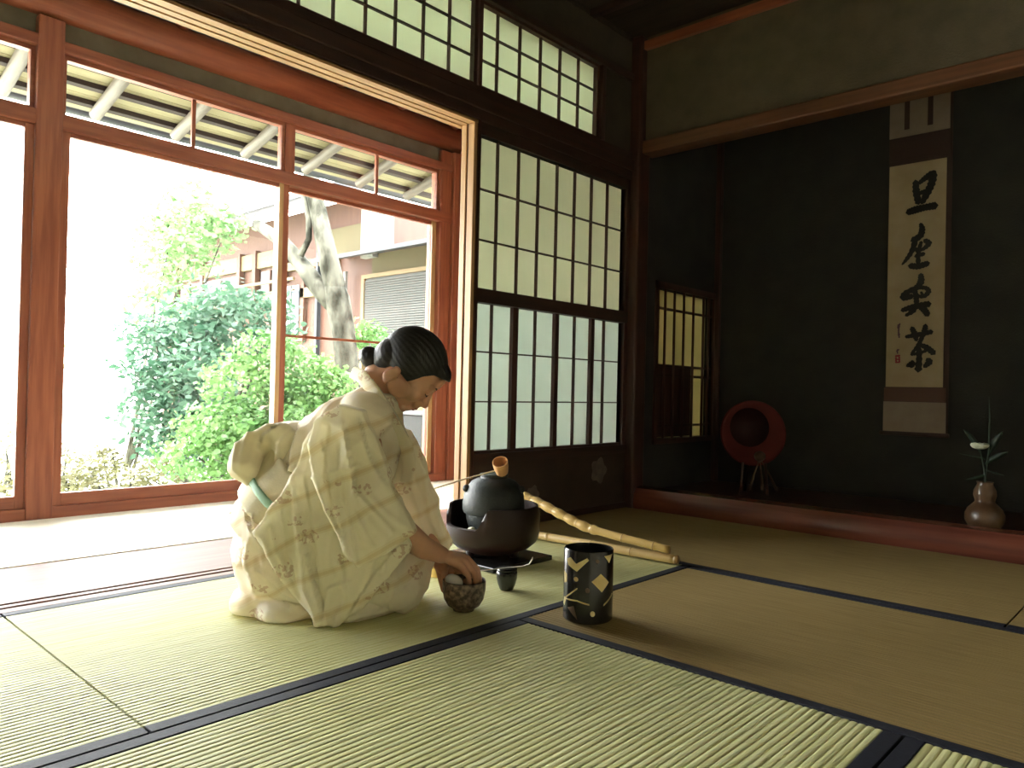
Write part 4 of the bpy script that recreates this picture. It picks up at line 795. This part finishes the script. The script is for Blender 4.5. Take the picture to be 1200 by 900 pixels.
# obi, cord and bow
obm = mat('obi_silk', (.66, .58, .36), .7, (.72, .64, .42), 20, trans=.1, sheen=.2, bump=.2, bscale=200)
rr_ = [(Lp(*c), rb, rp) for c, rb, rp in [((333, 607), .187, .148), ((345, 592), .178, .152), ((360, 575), .170, .156), ((374, 560), .163, .155)]]
link('obi', remesh(rings(MB(), rr_), 'obi', .006, 3), obm, per)
rr_ = [(Lp(*c), rb, rp) for c, rb, rp in [((346, 593), .183, .158), ((352, 586), .181, .160)]]
link('obi_cord', remesh(rings(MB(), rr_, 40), 'obi_cord', .005, 1), mat('green_cord', (.30, .48, .33), .6), per)
bb_ = MB(); slab(bb_, [(352, 508), (336, 496), (312, 498), (286, 508), (270, 528), (264, 548), (268, 562), (288, 570), (308, 566), (328, 554), (344, 532)], -.115, .115)
def bowfn(co, no):
    c = Lp(309, 533, -.12); r = np.hypot((co[:, 0]-c.x)/.022, (co[:, 2]-c.z)/.036); near = np.clip(-no[:, 1]*2, 0, 1); co = co.copy()
    co[:, 1] += near*.05*np.exp(-r**3); e = Lp(285, 545, -.12); co[:, 1] -= near*.02*np.exp(-(((co[:, 0]-e.x)**2+(co[:, 2]-e.z)**2)/.03**2))
    x, y, z = co.T; return co+no*(.0025*np.sin(x*60+z*25)+.002*np.sin(z*70-x*20))[:, None]
link('obi_bow', remesh(bb_, 'obi_bow', .0055, 8, lambda co, no: foldfn([([(326, 498), (306, 510), (300, 524), (308, 545)], .008, .008, -.12, 's'), ([(340, 506), (326, 522), (322, 548)], .006, .008, -.12), ([(276, 520), (274, 550), (290, 566)], .005, .008, -.12), ([(290, 508), (284, 530)], .005, .010, -.12)], .6)(bowfn(co, no), no), .6), mat('obi_bow_silk', (.70, .62, .42), .7, (.76, .68, .48), 15, trans=.15, sheen=.2), per)
tb_ = MB(); slab(tb_, [(292, 572), (318, 560), (330, 585), (300, 596), (264, 604), (276, 594)], -.03, .03); link('bow_tail', remesh(tb_, 'bow_tail', .005, 4), obm, per)
tb_ = MB(); chain(tb_, [(Lp(308, 694, -.05), .028), (Lp(290, 697, -.05), .026), (Lp(283, 700, -.05), .018)], 14); link('sock', remesh(tb_, 'sock', .004, 3), cl_m, per)
tb_ = MB(); chain(tb_, [(Lp(312, 692, .06), .028), (Lp(294, 693, .06), .026), (Lp(288, 696, .06), .018)], 14); link('sock', remesh(tb_, 'sock', .004, 3), cl_m, per)
# --- body: head, neck, trunk, arms and hands as one surface
skin = mat('skin', (.50, .27, .17), .5, (.56, .31, .20), 8, spec=.35); skin.node_tree.nodes['Principled BSDF'].inputs['Subsurface Weight'].default_value = .15
skin.node_tree.nodes['Principled BSDF'].inputs['Subsurface Radius'].default_value = (.02, .008, .004)
HC = Lp(481, 439, 0); hu = Vector((.777, .02, .63)).normalized(); hf = Vector((.63, .10, -.777)); hf = (hf-hu*hf.dot(hu)).normalized(); hl = hu.cross(hf)
HM = Matrix((hf, hl, hu)).transposed()
def H(x, y, z): return HC+HM @ Vector((x, y, z))
def he(mb, c, r, n=20, m=12, tilt=0): return mb.ell(H(*c), r, n, m, rot=HM @ Matrix.Rotation(tilt, 3, 'Y'))
bd = MB()
he(bd, (-.024, 0, .036), (.090, .072, .082))
F0 = .014
def hq(c, r, **k): he(bd, (c[0], c[1], c[2]+F0), r, **k)
hq((.026, 0, -.002), (.052, .058, .070)); hq((.018, 0, -.058), (.052, .047, .040)); hq((.052, 0, -.088), (.021, .023, .016))
for s in (-1, 1):
    hq((.040, s*.032, -.034), (.030, .026, .030)); hq((.064, s*.026, .014), (.013, .022, .009)); hq((.063, s*.029, -.004), (.012, .014, .011)); hq((.082, s*.0105, -.040), (.009, .007, .007))
    hq((.005, s*.050, -.058), (.035, .014, .028))
    hq((-.033, s*.066, -.048), (.0165, .0075, .027), tilt=.3); hq((-.029, s*.066, -.070), (.009, .006, .010)); hq((-.042, s*.0705, -.044), (.006, .006, .022), tilt=.3); hq((-.032, s*.071, -.026), (.012, .005, .006))
hq((.076, 0, -.048), (.013, .019, .012)); hq((.070, 0, -.045), (.012, .026, .016)); hq((.068, 0, .028), (.013, .034, .032)); bd.tube([H(.070, 0, .006+F0), H(.081, 0, -.016+F0), H(.094, 0, -.035+F0)], [.009, .0082, .0095], 12); hq((.0925, 0, -.037), (.0100, .0095, .0085))
hq((.076, 0, -.056), (.010, .018, .010)); hq((.080, 0, -.060), (.009, .016, .0046)); hq((.077, 0, -.0685), (.009, .0145, .0052)); hq((.067, 0, -.077), (.012, .018, .010))
chain(bd, [(H(-.030, 0, -.03), .052), (H(-.045, 0, -.075), .048), (Lp(446, 462), .052)], 18)
rings(bd, [(Lp(*c), rb-.03, rp-.03) for c, rb, rp in TOR[:6]])
for s in (-1, 1):                      # folded legs inside the kimono
    chain(bd, [(Lp(330, 655, s*.09), .075), (Lp(400, 660, s*.09), .065), (Lp(470, 678, s*.09), .055)], 14); chain(bd, [(Lp(470, 690, s*.09), .045), (Lp(400, 692, s*.09), .045), (Lp(310, 694, s*.06), .028)], 14)
def hand(mb, w, kn_, fingers, thumb, wr=.023):
    for k_, fg in zip(kn_, fingers):
        mb.tube([w, w.lerp(k_, .5), k_], [.015, .014, .0115], 12); chain(mb, [(k_, .0112)]+fg, 12)
    mb.ell(w.lerp(kn_[1].lerp(kn_[2], .5), .55), (.030, .030, .013), 14, 8, rot=Matrix.Rotation(.35, 3, 'Y')); chain(mb, thumb, 12)
wr = Lp(517, 650, -.045)
chain(bd, [(Lp(426, 508, -.12), .045), (Lp(438, 585, -.19), .038), (Lp(470, 622, -.155), .039), (Lp(497, 642, -.09), .031), (wr, .0235)], 16)
kn_ = [Lp(543, 652, .000), Lp(547, 655, -.022), Lp(546, 659, -.043), Lp(541, 664, -.061)]
fg = [[(Lp(555, 663, .004), .0092), (Lp(559, 675, .000), .0084), (Lp(556, 685, -.008), .0074)],
      [(Lp(559, 667, -.020), .0094), (Lp(562, 680, -.022), .0086), (Lp(558, 690, -.024), .0076)],
      [(Lp(556, 671, -.043), .0090), (Lp(558, 683, -.042), .0082), (Lp(552, 692, -.040), .0072)],
      [(Lp(549, 675, -.060), .0080), (Lp(550, 685, -.056), .0072), (Lp(545, 692, -.050), .0064)]]
hand(bd, wr, kn_, fg, [(Lp(522, 655, -.02), .0150), (Lp(521, 667, .000), .0115), (Lp(521, 677, -.006), .0100), (Lp(523, 684, -.014), .0085)])
wl_ = Lp(512, 650, .085)
chain(bd, [(Lp(448, 508, .12), .042), (Lp(474, 560, .142), .030), (Lp(498, 615, .140), .028), (wl_, .023)], 16)
kl = [Lp(528, 668, .055), Lp(526, 676, .060), Lp(524, 684, .060), Lp(521, 691, .056)]
fl_ = [[(k_+Vector((.030, -.012, -.002)), .0088), (k_+Vector((.052, -.030, -.003)), .0080), (k_+Vector((.066, -.050, -.004)), .0070)] for k_ in kl]
hand(bd, wl_, kl, fl_, [(Lp(518, 660, .06), .013), (Lp(526, 668, .035), .010), (Lp(531, 674, .022), .0085)])
link('body', remesh(bd, 'body', .0030, 4, None, .45), skin, per)
# hair
hair = mat('black_hair', (.010, .010, .010), .42, (.022, .021, .020), 6, (2, 30, 2), bump=.3, bscale=30, spec=.3)
hm_ = MB(); he(hm_, (-.026, 0, .036), (.098, .081, .089), 72, 48); he(hm_, (.034, 0, .070), (.050, .052, .030), 48, 32); he(hm_, (-.075, 0, -.005), (.048, .062, .060), 48, 32)
HX = [-.13, -.064, -.053, -.030, .010, .018, .026, .042, .077, .1]; HZ = [-.088, -.070, -.025, -.016, -.0145, .005, .030, .054, .072, .074]
def hairfn(co, no):
    q = (co-np.array(HC)) @ np.array(HM); x, y, z = q.T
    f = np.clip((np.interp(x, HX, HZ)-z)/.006, 0, 1); c0 = np.array([-.02, 0, .03]); q2 = c0+(q-c0)*(1-.25*f[:, None])
    q2[:, 1:] *= (1+.0045*np.sin(np.arctan2(z-.03, y)*34)*(1-f))[:, None]
    return q2 @ np.array(HM).T+np.array(HC)
link('hair', remesh(hm_, 'hair', .0025, 3, hairfn), hair, per)
tb_ = MB(); c = Lp(435, 419, 0); tb_.ell(c, (.036, .040, .030), 24, 14, rot=Matrix.Rotation(.5, 3, 'Y')); chain(tb_, [(Lp(442, 418, 0), .026), (Lp(450, 424, 0), .030)], 16)
link('hair_bun', remesh(tb_, 'hair_bun', .004, 3, lambda co, no: co+no*(.0010*np.sin(np.arctan2(co[:, 2]-c.z, co[:, 0]-c.x)*3+np.hypot(co[:, 0]-c.x, co[:, 2]-c.z)*260))[:, None]), hair, per)
lash = mat('dark_lash', (.015, .010, .008), .6); lipm = mat('lip_red', (.42, .13, .11), .45)
for s in (-1, 1):
    obj('eyelash', MB().tube([H(.0755, s*.016, .003), H(.0755, s*.027, -.001), H(.067, s*.040, .002)], [.0009, .0016, .0009], 6), lash, per, True)
    obj('eyebrow', MB().tube([H(.079, s*.013, .030), H(.0775, s*.027, .0345), H(.066, s*.041, .031)], [.0013, .0020, .0010], 6, sc=(1.4, .7)), lash, per, True)
mb = MB(); he(mb, (.0825, 0, -.0465), (.0072, .0155, .0038)); he(mb, (.0795, 0, -.0542), (.0072, .0140, .0044)); obj('lips', mb, lipm, per, True)
